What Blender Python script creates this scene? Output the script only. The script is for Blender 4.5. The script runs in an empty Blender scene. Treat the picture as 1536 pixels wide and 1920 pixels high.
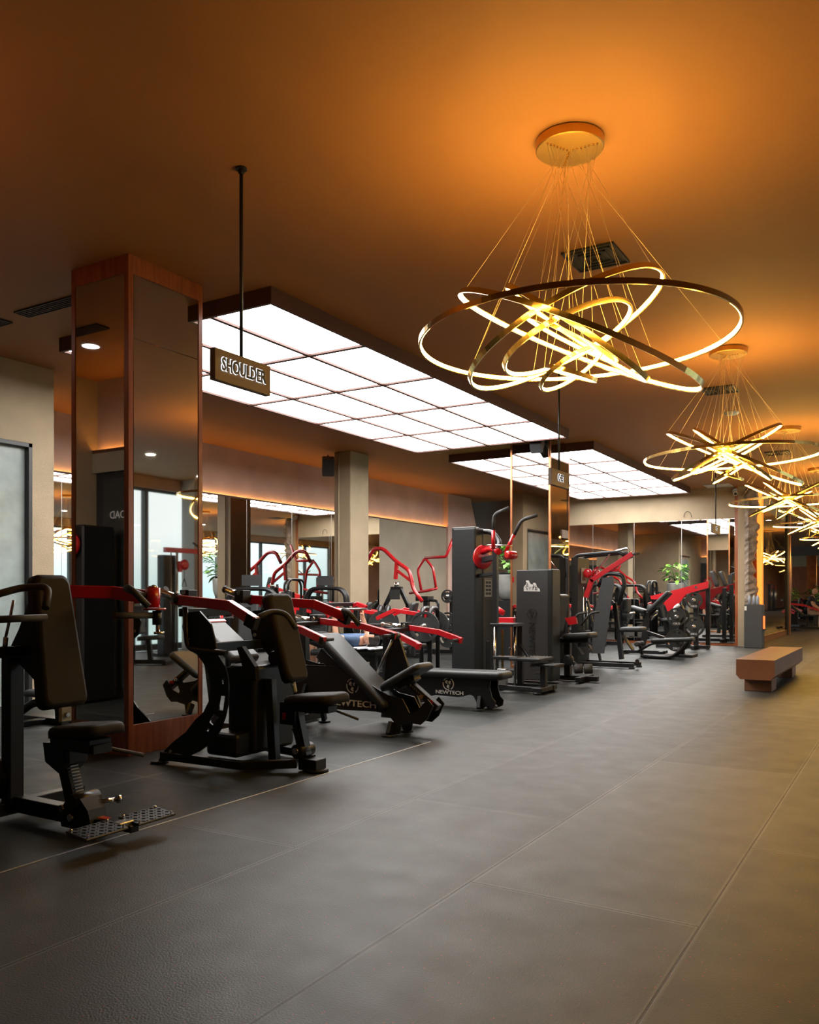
import bpy, bmesh, math, random
from mathutils import Vector, Matrix
S = bpy.context.scene
COL = S.collection
R = math.radians
random.seed(7)

# ---------------------------------------------------------------- camera
FPX, CH, YAW, HZ = 1574.0, 1.25, R(31), 1115.0
cam = bpy.data.cameras.new('camera'); co = bpy.data.objects.new('camera', cam); COL.objects.link(co)
cam.sensor_fit = 'VERTICAL'; cam.sensor_height = 30.0; cam.lens = 30.0*FPX/1920.0
cam.shift_y = (HZ-960.0)/1920.0
cam.clip_start = .05; cam.clip_end = 200
co.location = (0, 0, CH); co.rotation_euler = (R(90), 0, YAW)
S.camera = co
# ---------------------------------------------------------------- colour and world
S.view_settings.view_transform = 'Standard'; S.view_settings.look = 'None'
S.view_settings.gamma = 1; S.view_settings.use_curve_mapping = False
S.view_settings.exposure = 0.0
S.cycles.max_bounces = 9; S.cycles.diffuse_bounces = 4; S.cycles.glossy_bounces = 6
S.cycles.transparent_max_bounces = 12
S.cycles.use_denoising = True
S.cycles.sample_clamp_indirect = 6.0
S.cycles.caustics_reflective = False; S.cycles.caustics_refractive = False
w = bpy.data.worlds.new('sky'); S.world = w; w.use_nodes = True
nt = w.node_tree; bg = nt.nodes['Background']
tc = nt.nodes.new('ShaderNodeTexCoord'); sp = nt.nodes.new('ShaderNodeSeparateXYZ'); cr = nt.nodes.new('ShaderNodeValToRGB')
nt.links.new(tc.outputs['Generated'], sp.inputs[0]); nt.links.new(sp.outputs['Z'], cr.inputs[0]); nt.links.new(cr.outputs[0], bg.inputs[0])
cr.color_ramp.elements[0].position = .0; cr.color_ramp.elements[0].color = (.52, .68, .72, 1)
cr.color_ramp.elements[1].position = .07; cr.color_ramp.elements[1].color = (.86, .92, 1, 1)
bg.inputs[1].default_value = 2.1
PANEL_E = 12.0      # white ceiling panels
RING_E = 52.0      # warm rings of the chandeliers
COVE_E = 26.0
DOWN_E = 30.0

def at(px, py, X=None, Y=None, Z=None):
    l = (px-768)/FPX; u = (HZ-py)/FPX
    dx = l*math.cos(YAW)-math.sin(YAW); dy = l*math.sin(YAW)+math.cos(YAW)
    t = X/dx if X is not None else (Y/dy if Y is not None else (Z-CH)/u)
    return Vector((t*dx, t*dy, CH+t*u))

# ---------------------------------------------------------------- materials
MT = {}
def mat(name, col, rough=.5, metal=0.0, bump=None, var=None, coat=0, emit=None, es=0, spec=None, grain=None, alpha=None, speck=None):
    m = bpy.data.materials.new(name); m.use_nodes = True; n = m.node_tree; b = n.nodes['Principled BSDF']
    c4 = (*col, 1)
    b.inputs['Base Color'].default_value = c4; b.inputs['Roughness'].default_value = rough; b.inputs['Metallic'].default_value = metal
    if coat: b.inputs['Coat Weight'].default_value = coat; b.inputs['Coat Roughness'].default_value = .08
    if spec is not None: b.inputs['Specular IOR Level'].default_value = spec
    if emit: b.inputs['Emission Color'].default_value = (*emit, 1); b.inputs['Emission Strength'].default_value = es
    geo = n.nodes.new('ShaderNodeNewGeometry')
    if var:      # (scale, darker colour, amount)
        t = n.nodes.new('ShaderNodeTexNoise'); t.inputs['Scale'].default_value = var[0]; t.inputs['Detail'].default_value = 6
        mp = n.nodes.new('ShaderNodeMapping'); n.links.new(geo.outputs['Position'], mp.inputs[0]); n.links.new(mp.outputs[0], t.inputs['Vector'])
        if grain: mp.inputs['Scale'].default_value = grain
        r = n.nodes.new('ShaderNodeValToRGB'); r.color_ramp.elements[0].position = .35; r.color_ramp.elements[1].position = .68
        r.color_ramp.elements[0].color = (*var[1], 1); r.color_ramp.elements[1].color = c4
        n.links.new(t.outputs[0], r.inputs[0]); n.links.new(r.outputs[0], b.inputs['Base Color'])
    if bump:     # (scale, strength)
        t = n.nodes.new('ShaderNodeTexNoise'); t.inputs['Scale'].default_value = bump[0]; t.inputs['Detail'].default_value = 4
        n.links.new(geo.outputs['Position'], t.inputs['Vector'])
        bp = n.nodes.new('ShaderNodeBump'); bp.inputs['Strength'].default_value = bump[1]; bp.inputs['Distance'].default_value = .01
        n.links.new(t.outputs[0], bp.inputs['Height']); n.links.new(bp.outputs[0], b.inputs['Normal'])
    MT[name] = m
    return m
mat('ceiling', (.42, .185, .062), .7, var=(.6, (.39, .17, .057)))
mat('stucco', (.41, .315, .205), .8, bump=(120, .8), var=(2.2, (.35, .275, .18)))
mat('brown_plaster', (.62, .43, .35), .6, bump=(30, .3), var=(1.6, (.50, .34, .28)))
mat('concrete', (.33, .28, .21), .6, bump=(60, .3), var=(1.4, (.26, .22, .165)))
mat('dark_wall', (.085, .055, .038), .6, bump=(60, .3))
mat('wood', (.36, .105, .030), .35, var=(9, (.24, .062, .018)), grain=(3, 3, .35), coat=.2)
mat('copper', (.62, .27, .13), .32, 1.0, var=(5, (.5, .2, .09)))
mat('mirror', (.80, .79, .76), .015, 1.0)
mat('mirror_bronze', (.62, .57, .52), .02, 1.0)
mat('black', (.010, .010, .011), .36, spec=.4)
mat('black_satin', (.013, .014, .015), .45, spec=.35)
mat('panel_grey', (.040, .041, .042), .5, spec=.4)
mat('navy_steel', (.03, .038, .055), .4)
mat('vinyl', (.020, .017, .0175), .6, spec=.2, bump=(260, .25), var=(6, (.018, .016, .015)))
mat('vinyl_black', (.019, .021, .022), .42, spec=.4, bump=(260, .25))
mat('grip', (.030, .028, .027), .6, bump=(400, .3))
mat('red', (.50, .008, .014), .28, coat=.5)
mat('chrome', (.75, .73, .70), .16, 1.0)
mat('steel', (.45, .44, .42), .3, 1.0)
mat('brass', (.83, .55, .17), .16, 1.0)
mat('brass_satin', (.60, .36, .10), .38, 1.0)
mat('cable', (.75, .55, .32), .35, .8)
mat('led', (1, .8, .5), .5, emit=(1.0, .61, .13), es=RING_E)
mat('cove_led', (1, .7, .3), .5, emit=(1.0, .48, .10), es=COVE_E)
mat('strip_led', (1, .6, .2), .5, emit=(1.0, .24, .025), es=1.5)
mat('diffuser', (.9, .9, .9), .5, emit=(1.0, .985, .955), es=PANEL_E)
mat('downlight', (.9, .9, .9), .5, emit=(1, .97, .92), es=DOWN_E)
mat('white_letter', (.8, .8, .8), .5, emit=(.85, .92, 1), es=2.0)
mat('white_paint', (.75, .76, .76), .5)
mat('grey_paint', (.30, .31, .32), .5)
mat('letter_black', (.008, .008, .01), .5)
mat('sign_box', (.16, .115, .085), .55)
mat('panel_trim', (.070, .022, .013), .5)
mat('vent', (.02, .016, .013), .5)
mat('frosted', (.36, .42, .41), .22, var=(3, (.25, .29, .28)), bump=(14, .12))
mat('dark_glass', (.03, .035, .035), .05, coat=.5)
mat('dark_frame', (.02, .02, .022), .4)
mat('stone', (.38, .30, .23), .85, var=(7, (.17, .13, .10)), bump=(18, 1.0))
mat('bench_wood', (.20, .085, .045), .38, var=(3, (.15, .062, .033)))
mat('pot', (.34, .34, .32), .6, bump=(30, .2), var=(4, (.26, .26, .245)))
mat('leaf', (.22, .52, .04), .4, var=(9, (.12, .34, .03)))
mat('leaf_dark', (.06, .16, .025), .45, var=(6, (.03, .09, .015)))
mat('skin', (.52, .27, .17), .5)
mat('shirt_blue', (.055, .10, .19), .85, bump=(40, .5))
mat('cloth_black', (.015, .015, .017), .85)
mat('cloth_tan', (.34, .24, .15), .85)
mat('hair', (.02, .013, .01), .7)
mat('hair_grey', (.22, .19, .17), .7)
mat('towel', (.45, .46, .50), .95, bump=(60, .8))
mat('bottle', (.35, .40, .50), .2)
mat('orange_light', (1, .6, .2), .5, emit=(1, .12, .02), es=1.2)
mat('yellow_rubber', (.55, .85, .02), .5)
mat('plate_rubber', (.022, .024, .024), .45)
mat('curtain', (.42, .40, .38), .9)
mat('sofa', (.30, .22, .14), .8)
mat('rope_dark', (.03, .03, .03), .6)
mat('speaker_grey', (.045, .047, .05), .5)
# window glass: a clear pane with its own reflection
m = bpy.data.materials.new('pane'); m.use_nodes = True; n = m.node_tree; n.nodes.clear()
o_ = n.nodes.new('ShaderNodeOutputMaterial'); mx = n.nodes.new('ShaderNodeMixShader'); tr = n.nodes.new('ShaderNodeBsdfTransparent'); gl = n.nodes.new('ShaderNodeBsdfGlossy')
mx.inputs[0].default_value = .05; gl.inputs['Roughness'].default_value = .01; tr.inputs[0].default_value = (.93, .97, .96, 1)
n.links.new(tr.outputs[0], mx.inputs[1]); n.links.new(gl.outputs[0], mx.inputs[2]); n.links.new(mx.outputs[0], o_.inputs[0])
MT['pane'] = m
# rubber floor: mats with seams, wear and red crumbs
def floor_mat(name, base, dark, bw, bh, off, red, rough, freq=2, origin=(0, 0, 0)):
    m = bpy.data.materials.new(name); m.use_nodes = True; n = m.node_tree; b = n.nodes['Principled BSDF']; L = n.links.new
    geo = n.nodes.new('ShaderNodeNewGeometry'); mp = n.nodes.new('ShaderNodeMapping'); L(geo.outputs['Position'], mp.inputs[0])
    mp.inputs['Rotation'].default_value = (0, 0, R(90)); mp.inputs['Location'].default_value = origin
    br = n.nodes.new('ShaderNodeTexBrick'); L(mp.outputs[0], br.inputs['Vector'])
    br.offset = off; br.offset_frequency = freq
    br.inputs['Scale'].default_value = 1; br.inputs['Brick Width'].default_value = bw; br.inputs['Row Height'].default_value = bh
    br.inputs['Mortar Size'].default_value = .005; br.inputs['Mortar Smooth'].default_value = .3; br.inputs['Bias'].default_value = 0
    br.inputs['Color1'].default_value = (*base, 1); br.inputs['Color2'].default_value = (*dark, 1); br.inputs['Mortar'].default_value = (.012, .011, .010, 1)
    t = n.nodes.new('ShaderNodeTexNoise'); t.inputs['Scale'].default_value = 1.3; t.inputs['Detail'].default_value = 8; t.inputs['Roughness'].default_value = .65
    L(geo.outputs['Position'], t.inputs['Vector'])
    r = n.nodes.new('ShaderNodeValToRGB'); r.color_ramp.elements[0].position = .3; r.color_ramp.elements[1].position = .75
    r.color_ramp.elements[0].color = (.80, .80, .80, 1); r.color_ramp.elements[1].color = (1.18, 1.17, 1.15, 1); L(t.outputs[0], r.inputs[0])
    mul = n.nodes.new('ShaderNodeMix'); mul.data_type = 'RGBA'; mul.blend_type = 'MULTIPLY'; mul.inputs[0].default_value = 1
    L(br.outputs['Color'], mul.inputs[6]); L(r.outputs[0], mul.inputs[7])
    b2 = n.nodes.new('ShaderNodeTexBrick'); L(mp.outputs[0], b2.inputs['Vector']); b2.offset = off; b2.offset_frequency = freq
    b2.inputs['Scale'].default_value = 1; b2.inputs['Brick Width'].default_value = bw; b2.inputs['Row Height'].default_value = bh; b2.inputs['Mortar Size'].default_value = .022; b2.inputs['Mortar Smooth'].default_value = 1
    inv = n.nodes.new('ShaderNodeMath'); inv.operation = 'SUBTRACT'; L(b2.outputs['Fac'], inv.inputs[0]); L(br.outputs['Fac'], inv.inputs[1]); inv.use_clamp = True
    t4 = n.nodes.new('ShaderNodeTexNoise'); t4.inputs['Scale'].default_value = 2.1; L(geo.outputs['Position'], t4.inputs['Vector'])
    wm = n.nodes.new('ShaderNodeMath'); wm.operation = 'MULTIPLY'; L(inv.outputs[0], wm.inputs[0]); L(t4.outputs[0], wm.inputs[1])
    wr = n.nodes.new('ShaderNodeMix'); wr.data_type = 'RGBA'; L(wm.outputs[0], wr.inputs[0]); L(mul.outputs[2], wr.inputs[6]); wr.inputs[7].default_value = (.20, .195, .18, 1)
    mul = wr
    v = n.nodes.new('ShaderNodeTexVoronoi'); v.inputs['Scale'].default_value = 42; L(geo.outputs['Position'], v.inputs['Vector'])
    lt = n.nodes.new('ShaderNodeMath'); lt.operation = 'LESS_THAN'; lt.inputs[1].default_value = .10; L(v.outputs['Distance'], lt.inputs[0])
    rn = n.nodes.new('ShaderNodeSeparateColor'); L(v.outputs['Color'], rn.inputs[0])
    gt = n.nodes.new('ShaderNodeMath'); gt.operation = 'LESS_THAN'; gt.inputs[1].default_value = red; L(rn.outputs[0], gt.inputs[0])
    mm = n.nodes.new('ShaderNodeMath'); mm.operation = 'MULTIPLY'; L(lt.outputs[0], mm.inputs[0]); L(gt.outputs[0], mm.inputs[1])
    mr = n.nodes.new('ShaderNodeMix'); mr.data_type = 'RGBA'; L(mm.outputs[0], mr.inputs[0]); L(mul.outputs[2], mr.inputs[6]); mr.inputs[7].default_value = (.40, .045, .03, 1)
    L(mr.outputs[2], b.inputs['Base Color'])
    t2 = n.nodes.new('ShaderNodeTexNoise'); t2.inputs['Scale'].default_value = 5; t2.inputs['Detail'].default_value = 5; L(geo.outputs['Position'], t2.inputs['Vector'])
    mrg = n.nodes.new('ShaderNodeMapRange'); mrg.inputs[3].default_value = rough-.08; mrg.inputs[4].default_value = rough+.10; L(t2.outputs[0], mrg.inputs[0]); L(mrg.outputs[0], b.inputs['Roughness'])
    t3 = n.nodes.new('ShaderNodeTexNoise'); t3.inputs['Scale'].default_value = 130; L(geo.outputs['Position'], t3.inputs['Vector'])
    ad = n.nodes.new('ShaderNodeMath'); ad.operation = 'MULTIPLY_ADD'; ad.inputs[1].default_value = -1.5; L(br.outputs['Fac'], ad.inputs[0]); L(t3.outputs[0], ad.inputs[2])
    bp = n.nodes.new('ShaderNodeBump'); bp.inputs['Strength'].default_value = .35; bp.inputs['Distance'].default_value = .004; L(ad.outputs[0], bp.inputs['Height']); L(bp.outputs[0], b.inputs['Normal'])
    b.inputs['IOR'].default_value = 1.33
    MT[name] = m
floor_mat('floor_aisle', (.076, .076, .068), (.042, .041, .036), 3.1, .965, .37, .40, .47, origin=(0.17, .69, 0))
floor_mat('floor_zone', (.026, .030, .030), (.016, .019, .019), 1.0, 1.0, 0, 0, .44, origin=(0, .52, 0))

# ---------------------------------------------------------------- mesh helpers
class MB:
    def __init__(s): s.b = bmesh.new()
    def _x(s, vs, M):
        for v in vs: v.co = M @ v.co
    def box(s, c, sz, rot=(0, 0, 0), bev=.004, seg=1):
        M = Matrix.Translation(Vector(c)) @ Matrix.Rotation(rot[2], 4, 'Z') @ Matrix.Rotation(rot[1], 4, 'Y') @ Matrix.Rotation(rot[0], 4, 'X')
        return s.boxm(M, sz, bev, seg)
    def boxm(s, M, sz, bev=.004, seg=1):
        t = bmesh.new(); bmesh.ops.create_cube(t, size=1)
        for v in t.verts: v.co = Vector((v.co.x*sz[0], v.co.y*sz[1], v.co.z*sz[2]))
        bev = min(bev, min(sz)*.45)
        if bev > 0: bmesh.ops.bevel(t, geom=t.edges[:]+t.verts[:], offset=bev, segments=seg, affect='EDGES', profile=.5)
        for v in t.verts: v.co = M @ v.co
        s.merge(t); return s
    def merge(s, t):
        me = bpy.data.meshes.new('tmp'); t.to_mesh(me); t.free(); s.b.from_mesh(me); bpy.data.meshes.remove(me)
    def lohi(s, lo, hi, bev=.004, seg=1):
        lo = Vector(lo); hi = Vector(hi); return s.box((lo+hi)/2, [abs(v) for v in hi-lo], bev=bev, seg=seg)
    def beam(s, p0, p1, wd, ht, up=(0, 0, 1), bev=.004, ext=0):
        p0 = Vector(p0); p1 = Vector(p1); d = (p1-p0); L = d.length+2*ext; x = d.normalized(); up = Vector(up)
        y = up.cross(x)
        if y.length < 1e-4: y = Vector((0, 1, 0)).cross(x)
        y.normalize(); z = x.cross(y)
        M = Matrix((( x.x, y.x, z.x, 0), (x.y, y.y, z.y, 0), (x.z, y.z, z.z, 0), (0, 0, 0, 1))); M.translation = (p0+p1)/2
        return s.boxm(M, (L, wd, ht), bev)
    def path(s, pts, wd, ht, up=(0, 0, 1)):
        for a, b in zip(pts[:-1], pts[1:]): s.beam(a, b, wd, ht, up, ext=min(wd, ht)*.35)
        return s
    def tube(s, pts, r, seg=10, fil=0, cap=True, ov=False):
        P = [Vector(p) for p in pts]
        if fil > 0 and len(P) > 2:
            N = [P[0]]
            for i in range(1, len(P)-1):
                a = (P[i-1]-P[i]); b = (P[i+1]-P[i]); f = min(fil, a.length*.48, b.length*.48)
                A = P[i]+a.normalized()*f; B = P[i]+b.normalized()*f
                for k in range(6):
                    t = k/5; N.append(A*(1-t)**2+P[i]*2*t*(1-t)+B*t*t)
            N.append(P[-1]); P = N
        n = None; rings = []
        for i, p in enumerate(P):
            t = (P[min(i+1, len(P)-1)]-P[max(i-1, 0)]).normalized()
            if n is None: n = t.orthogonal().normalized()
            else: n = (n-t*n.dot(t)).normalized()
            q = t.cross(n); rr = r[i] if isinstance(r, (list, tuple)) else r
            rings.append([s.b.verts.new(p+(n*math.cos(2*math.pi*k/seg)+q*math.sin(2*math.pi*k/seg))*rr) for k in range(seg)])
        for a, b in zip(rings[:-1], rings[1:]):
            for k in range(seg):
                f = s.b.faces.new((a[k], a[(k+1) % seg], b[(k+1) % seg], b[k])); f.smooth = True
        if cap: s.b.faces.new(rings[0][::-1]); s.b.faces.new(rings[-1])
        return s
    def cyl(s, p0, p1, r, r2=None, seg=20): return s.tube([p0, p1], [r, r if r2 is None else r2], seg)
    def lathe(s, prof, c, ax=(0, 0, 1), seg=28, smooth=True):
        ax = Vector(ax).normalized(); u = ax.orthogonal().normalized(); v = ax.cross(u); c = Vector(c); rings = []
        for (r, h) in prof:
            rings.append([s.b.verts.new(c+ax*h+(u*math.cos(2*math.pi*k/seg)+v*math.sin(2*math.pi*k/seg))*max(r, 1e-4)) for k in range(seg)])
        for a, b in zip(rings[:-1], rings[1:]):
            for k in range(seg):
                f = s.b.faces.new((a[k], a[(k+1) % seg], b[(k+1) % seg], b[k])); f.smooth = smooth
        s.b.faces.new(rings[0][::-1]); s.b.faces.new(rings[-1]); return s
    def prism(s, pts, off, holes=()):
        """pts: coplanar 3D outline; off: thickness vector (centred)."""
        off = Vector(off); t = bmesh.new(); E = []
        for loop in [pts]+list(holes):
            vs = [t.verts.new(Vector(p)-off/2) for p in loop]
            for a, b in zip(vs, vs[1:]+vs[:1]): E.append(t.edges.new((a, b)))
        if holes: bmesh.ops.triangle_fill(t, edges=E, use_beauty=True, use_dissolve=False)
        else: t.faces.new(t.verts[:])
        F = t.faces[:]
        ex = bmesh.ops.extrude_face_region(t, geom=F)
        for v in [g for g in ex['geom'] if isinstance(g, bmesh.types.BMVert)]: v.co += off
        bmesh.ops.recalc_face_normals(t, faces=t.faces[:])
        s.merge(t); return s
    def ring(s, c, r, n, u, wdt, ht, seg=96):
        """flat band ring: radial thickness wdt, height ht along n"""
        c = Vector(c); n = Vector(n).normalized(); u = Vector(u).normalized(); v = n.cross(u); rs = []
        for k in range(seg):
            a = 2*math.pi*k/seg; d = u*math.cos(a)+v*math.sin(a)
            rs.append([s.b.verts.new(c+d*(r+i)+n*j) for i, j in ((0, -ht/2), (wdt, -ht/2), (wdt, ht/2), (0, ht/2))])
        for k in range(seg):
            a = rs[k]; b = rs[(k+1) % seg]
            for i in range(4):
                f = s.b.faces.new((a[i], a[(i+1) % 4], b[(i+1) % 4], b[i])); f.smooth = False
        return s
    def done(s, name, m, parent=None, smooth=False):
        if parent is not None and parent.type == 'EMPTY' or parent is not None:
            inv = parent.matrix_world_store.inverted() if hasattr(parent, 'matrix_world_store') else Matrix.Translation(-Vector(ORG.get(parent.name, (0, 0, 0))))
            for v in s.b.verts: v.co = inv @ v.co
        bmesh.ops.recalc_face_normals(s.b, faces=s.b.faces[:])
        me = bpy.data.meshes.new(name); s.b.to_mesh(me); s.b.free()
        if smooth:
            for p in me.polygons: p.use_smooth = True
        me.materials.append(MT[m])
        o = bpy.data.objects.new(name, me); COL.objects.link(o)
        if parent is not None: o.parent = parent; ORG[o.name] = ORG.get(parent.name, (0, 0, 0))
        return o
ORG = {}      # world origin of every root (parts are modelled in world space, stored relative to it)
def thing(name, label, cat, loc, group=None):
    o = bpy.data.objects.new(name, None); COL.objects.link(o); o.location = loc; o.empty_display_size = .1
    ORG[o.name] = tuple(loc); o['label'] = label; o['category'] = cat
    if group: o['group'] = group
    return o
def tag(o, label, cat, group=None, kind=None):
    o['label'] = label; o['category'] = cat
    if group: o['group'] = group
    if kind: o['kind'] = kind
    return o
def struct(o): o['kind'] = 'structure'; return o
def dup(root, loc, label, group=None, rot=None):
    r = root.copy(); COL.objects.link(r); r.location = loc; r['label'] = label
    if rot is not None: r.rotation_euler = (0, 0, rot)
    if group: r['group'] = group
    def rec(o, q):
        for ch in list(o.children):
            c = ch.copy(); COL.objects.link(c); c.parent = q; rec(ch, c)
    rec(root, r)
    return r
def text(name, st, size, loc, rot, m, parent=None, ext=.002, bold=0, sx=1.0, align='CENTER'):
    cu = bpy.data.curves.new('txt', 'FONT'); cu.body = st; cu.size = size; cu.extrude = ext; cu.offset = bold
    cu.align_x = align; cu.align_y = 'CENTER'; cu.resolution_u = 3
    t = bpy.data.objects.new('txt', cu); COL.objects.link(t)
    dg = bpy.context.evaluated_depsgraph_get(); me = bpy.data.meshes.new_from_object(t.evaluated_get(dg))
    bpy.data.objects.remove(t); bpy.data.curves.remove(cu)
    Mx = Matrix.Translation(Vector(loc)) @ Matrix.Rotation(rot[2], 4, 'Z') @ Matrix.Rotation(rot[1], 4, 'Y') @ Matrix.Rotation(rot[0], 4, 'X') @ Matrix.Diagonal((sx, 1, 1, 1))
    if parent is not None: Mx = Matrix.Translation(-Vector(ORG.get(parent.name, (0, 0, 0)))) @ Mx
    me.transform(Mx); me.name = name; me.materials.clear(); me.materials.append(MT[m])
    o = bpy.data.objects.new(name, me); COL.objects.link(o)
    if parent is not None: o.parent = parent
    return o
FX = (R(90), 0, R(90))      # facing +X
FY = (R(90), 0, 0)          # facing -Y
def rrect(w_, h_, r, n=5):
    out = []
    for cx, cy, a0 in ((w_/2-r, h_/2-r, 0), (-w_/2+r, h_/2-r, 90), (-w_/2+r, -h_/2+r, 180), (w_/2-r, -h_/2+r, 270)):
        for k in range(n+1):
            a = R(a0+90*k/n); out.append((cx+r*math.cos(a), cy+r*math.sin(a)))
    return out
def pad(name, c, x, z, W, Hh, T, m, parent, r=.03, taper=1.0, cr=.045):
    """upholstered pad: centre c, local width axis = z cross x, length axis x, normal z; W across, Hh along, T thick"""
    x = Vector(x).normalized(); z = Vector(z).normalized(); y = z.cross(x)
    b = MB(); c = Vector(c); base = rrect(Hh, W, cr)
    loops = [(-T/2, 1.0, 0), (T/2-r*.9, 1.0, 0), (T/2-r*.35, 1, r*.25), (T/2, 1, r*.9)]
    rings = []
    for h, sc, ins in loops:
        rg = []
        for (a, q) in base:
            k = taper+(1-taper)*(a/Hh+.5)       # width factor along the length (1 at +x end)
            aa = a*(1-ins/(Hh/2)); qq = q*k*(1-ins/(W/2)); rg.append(b.b.verts.new(c+x*aa+y*qq+z*h))
        rings.append(rg)
    n = len(base)
    for A, B in zip(rings[:-1], rings[1:]):
        for k in range(n):
            f = b.b.faces.new((A[k], A[(k+1) % n], B[(k+1) % n], B[k])); f.smooth = True
    b.b.faces.new(rings[0][::-1]); b.b.faces.new(rings[-1])
    return b.done(name, m, parent)
#STRUCTURE
C = 3.885
FX0, FX1 = -3.52, 4.2
MIRX = -10.48
def sbox(name, lo, hi, m, bev=0): return struct(MB().lohi(lo, hi, bev=bev).done(name, m))
sbox('floor', (FX0, -6, -.1), (FX1, 50, 0), 'floor_aisle')
sbox('floor.001', (-12.5, -6, -.1), (FX0, 50, 0), 'floor_zone')
sbox('trim_1', (FX0-.003, -2, -.002), (FX0+.003, 6.2, .003), 'white_paint')
sbox('ceiling', (-12.5, -6, C), (FX1+.3, 50, C+.1), 'ceiling')
sbox('wall_back', (-12.5, -6.2, 0), (FX1+.3, -6, C), 'brown_plaster')
sbox('wall_far', (-12.5, 50, 0), (FX1+.3, 50.2, C), 'dark_wall')
# left wall: brown plaster band above a projecting mirror wall with a light slot between
YM0, YM1, YC1 = 6.45, 16.1, 19.3
sbox('wall_left', (-10.76, 6.3, 0), (-10.56, YC1, C), 'brown_plaster')
sl = at(893, 929, X=-10.4)
struct(MB().prism([(-10.52, YC1, 0), (-10.52, 22.4, 0), (-10.52, 20.6, C), (-10.52, YC1, C)], (.2, 0, 0)).done('wall_left.001', 'brown_plaster'))
sbox('wall_left.002', (-12.3, 19.6, 0), (-12.1, 21.6, C), 'dark_wall')
mw = sbox('wall_left_mirror', (-10.56, YM0, 0), (MIRX, YM1, 2.99), 'mirror')
sbox('wall_left.003', (-10.56, YM1, 0), (MIRX, YC1, 2.99), 'concrete')
for k, y in enumerate([YM0+1.3*i for i in range(1, 8)]):
    sbox('trim_%d' % (k+2), (MIRX-.005, y-.003, .05), (MIRX+.002, y+.003, 2.985), 'steel')
struct(MB().lohi((-10.545, YM0, 2.992), (-10.525, YC1, 3.004), bev=0).done('trim_10', 'cove_led'))
sbox('wall_left_lip', (MIRX-.012, YM0, 2.99), (MIRX, YC1, 3.02), 'panel_trim')
# projecting block at the left with a frosted glass door
BX = -8.66
gy0, gy1, gz = 4.2, 6.02, 2.98
sbox('wall_left_block', (-10.6, gy1, 0), (BX, 6.3, C), 'stucco')
sbox('wall_left_block.001', (-10.6, gy0, gz), (BX, gy1, C), 'stucco')
sbox('wall_left_block.002', (-10.6, 1.8, 0), (BX, gy0, C), 'stucco')
sbox('window_1', (BX-.10, gy0, 0), (BX-.07, gy1-.05, gz-.04), 'frosted')
struct(MB().lohi((BX-.12, gy1-.05, 0), (BX+.004, gy1, gz)).lohi((BX-.12, gy0, gz-.05), (BX+.004, gy1, gz)).done('trim_11', 'dark_frame'))
# wall at the left behind the frame (seen in the column mirror) with its light slot, doors and glass
WY = 1.95
sbox('wall_back_left', (BX, WY-.3, 2.99), (-4.1, WY, C), 'brown_plaster')
sbox('wall_back_left.001', (BX, WY-.3, 0), (-4.1, WY+.02, 2.74), 'dark_frame')
sbox('wall_back_left.002', (BX, WY-.3, 2.74), (-4.1, WY+.08, 2.98), 'concrete')
sbox('wall_back_left_lip', (BX, WY+.068, 2.98), (-4.1, WY+.08, 3.02), 'panel_trim')
struct(MB().lohi((BX+.05, WY+.02, 2.985), (-4.15, WY+.045, 2.998), bev=0).done('trim_12', 'cove_led'))
sbox('window_2', (-8.5, WY+.03, .1), (-7.3, WY+.05, 2.66), 'dark_glass')
sbox('door_1', (-7.25, WY+.03, .02), (-6.3, WY+.07, 2.66), 'black_satin')
text('lettering', 'LOAD', .13, (-8.19, WY+.06, 2.21), (R(90), 0, R(180)), 'white_paint', ext=.002)
bpy.data.objects['lettering']['kind'] = 'structure'
sbox('wall_back_left.003', (-4.1, -6, 0), (-3.9, WY, C), 'brown_plaster')
# right window wall (seen in the mirrors)
WX = FX1
sbox('wall_right', (WX, -6, 0), (WX+.25, 9.0, C), 'brown_plaster')
sbox('wall_right.001', (WX, 9.0, 3.62), (WX+.25, 50, C), 'brown_plaster')
sbox('wall_right.002', (WX, 31, 0), (WX+.25, 50, 3.62), 'concrete')
k = 0; y = 9.0
while y < 30.5:
    k += 1
    g = struct(MB().lohi((WX+.10, y+.05, .12), (WX+.112, y+1.95, 3.58), bev=0).done('window_%d' % (k+2), 'pane'))
    f = MB(); f.lohi((WX+.04, y-.05, 0), (WX+.18, y+.05, 3.62)).lohi((WX+.06, y, .0), (WX+.16, y+2, .14)).lohi((WX+.06, y, .95), (WX+.16, y+2, 1.02)).lohi((WX+.06, y, 3.56), (WX+.16, y+2, 3.64))
    f.done('window_frame', 'dark_frame', g)
    y += 2.0
for i, y in enumerate((14.2, 20.2, 26.2)):
    sbox('wall_right_pier.%03d' % i, (WX-.45, y-.25, 0), (WX-.05, y+.25, C), 'curtain')
# end wall with its mirror, ragged stone edge, copper strip and mirror beyond
EY = 21.6
sbox('wall_end', (-12.5, EY, 3.11), (-3.52, EY+.3, C), 'stucco')
sbox('wall_end.001', (-12.5, EY+.02, 0), (-3.52, EY+.3, 3.11), 'wood')
sbox('wall_end_mirror', (-8.6, EY, .07), (-3.73, EY+.02, 3.11), 'mirror')
sbox('wall_end.002', (-12.5, EY-.02, 0), (-8.6, EY+.02, C), 'dark_wall')
for i, x in enumerate((-7.3, -6.2, -5.0)):
    sbox('trim_%d' % (i+13), (x-.005, EY-.004, .07), (x+.005, EY, 3.11), 'steel')
sbox('wall_end.003', (-3.73, EY-.03, 0), (-3.66, EY+.02, C), 'wood')
sbox('wall_end.006', (-3.66, EY-.03, 0), (-3.50, EY+.02, C), 'stucco')
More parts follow.
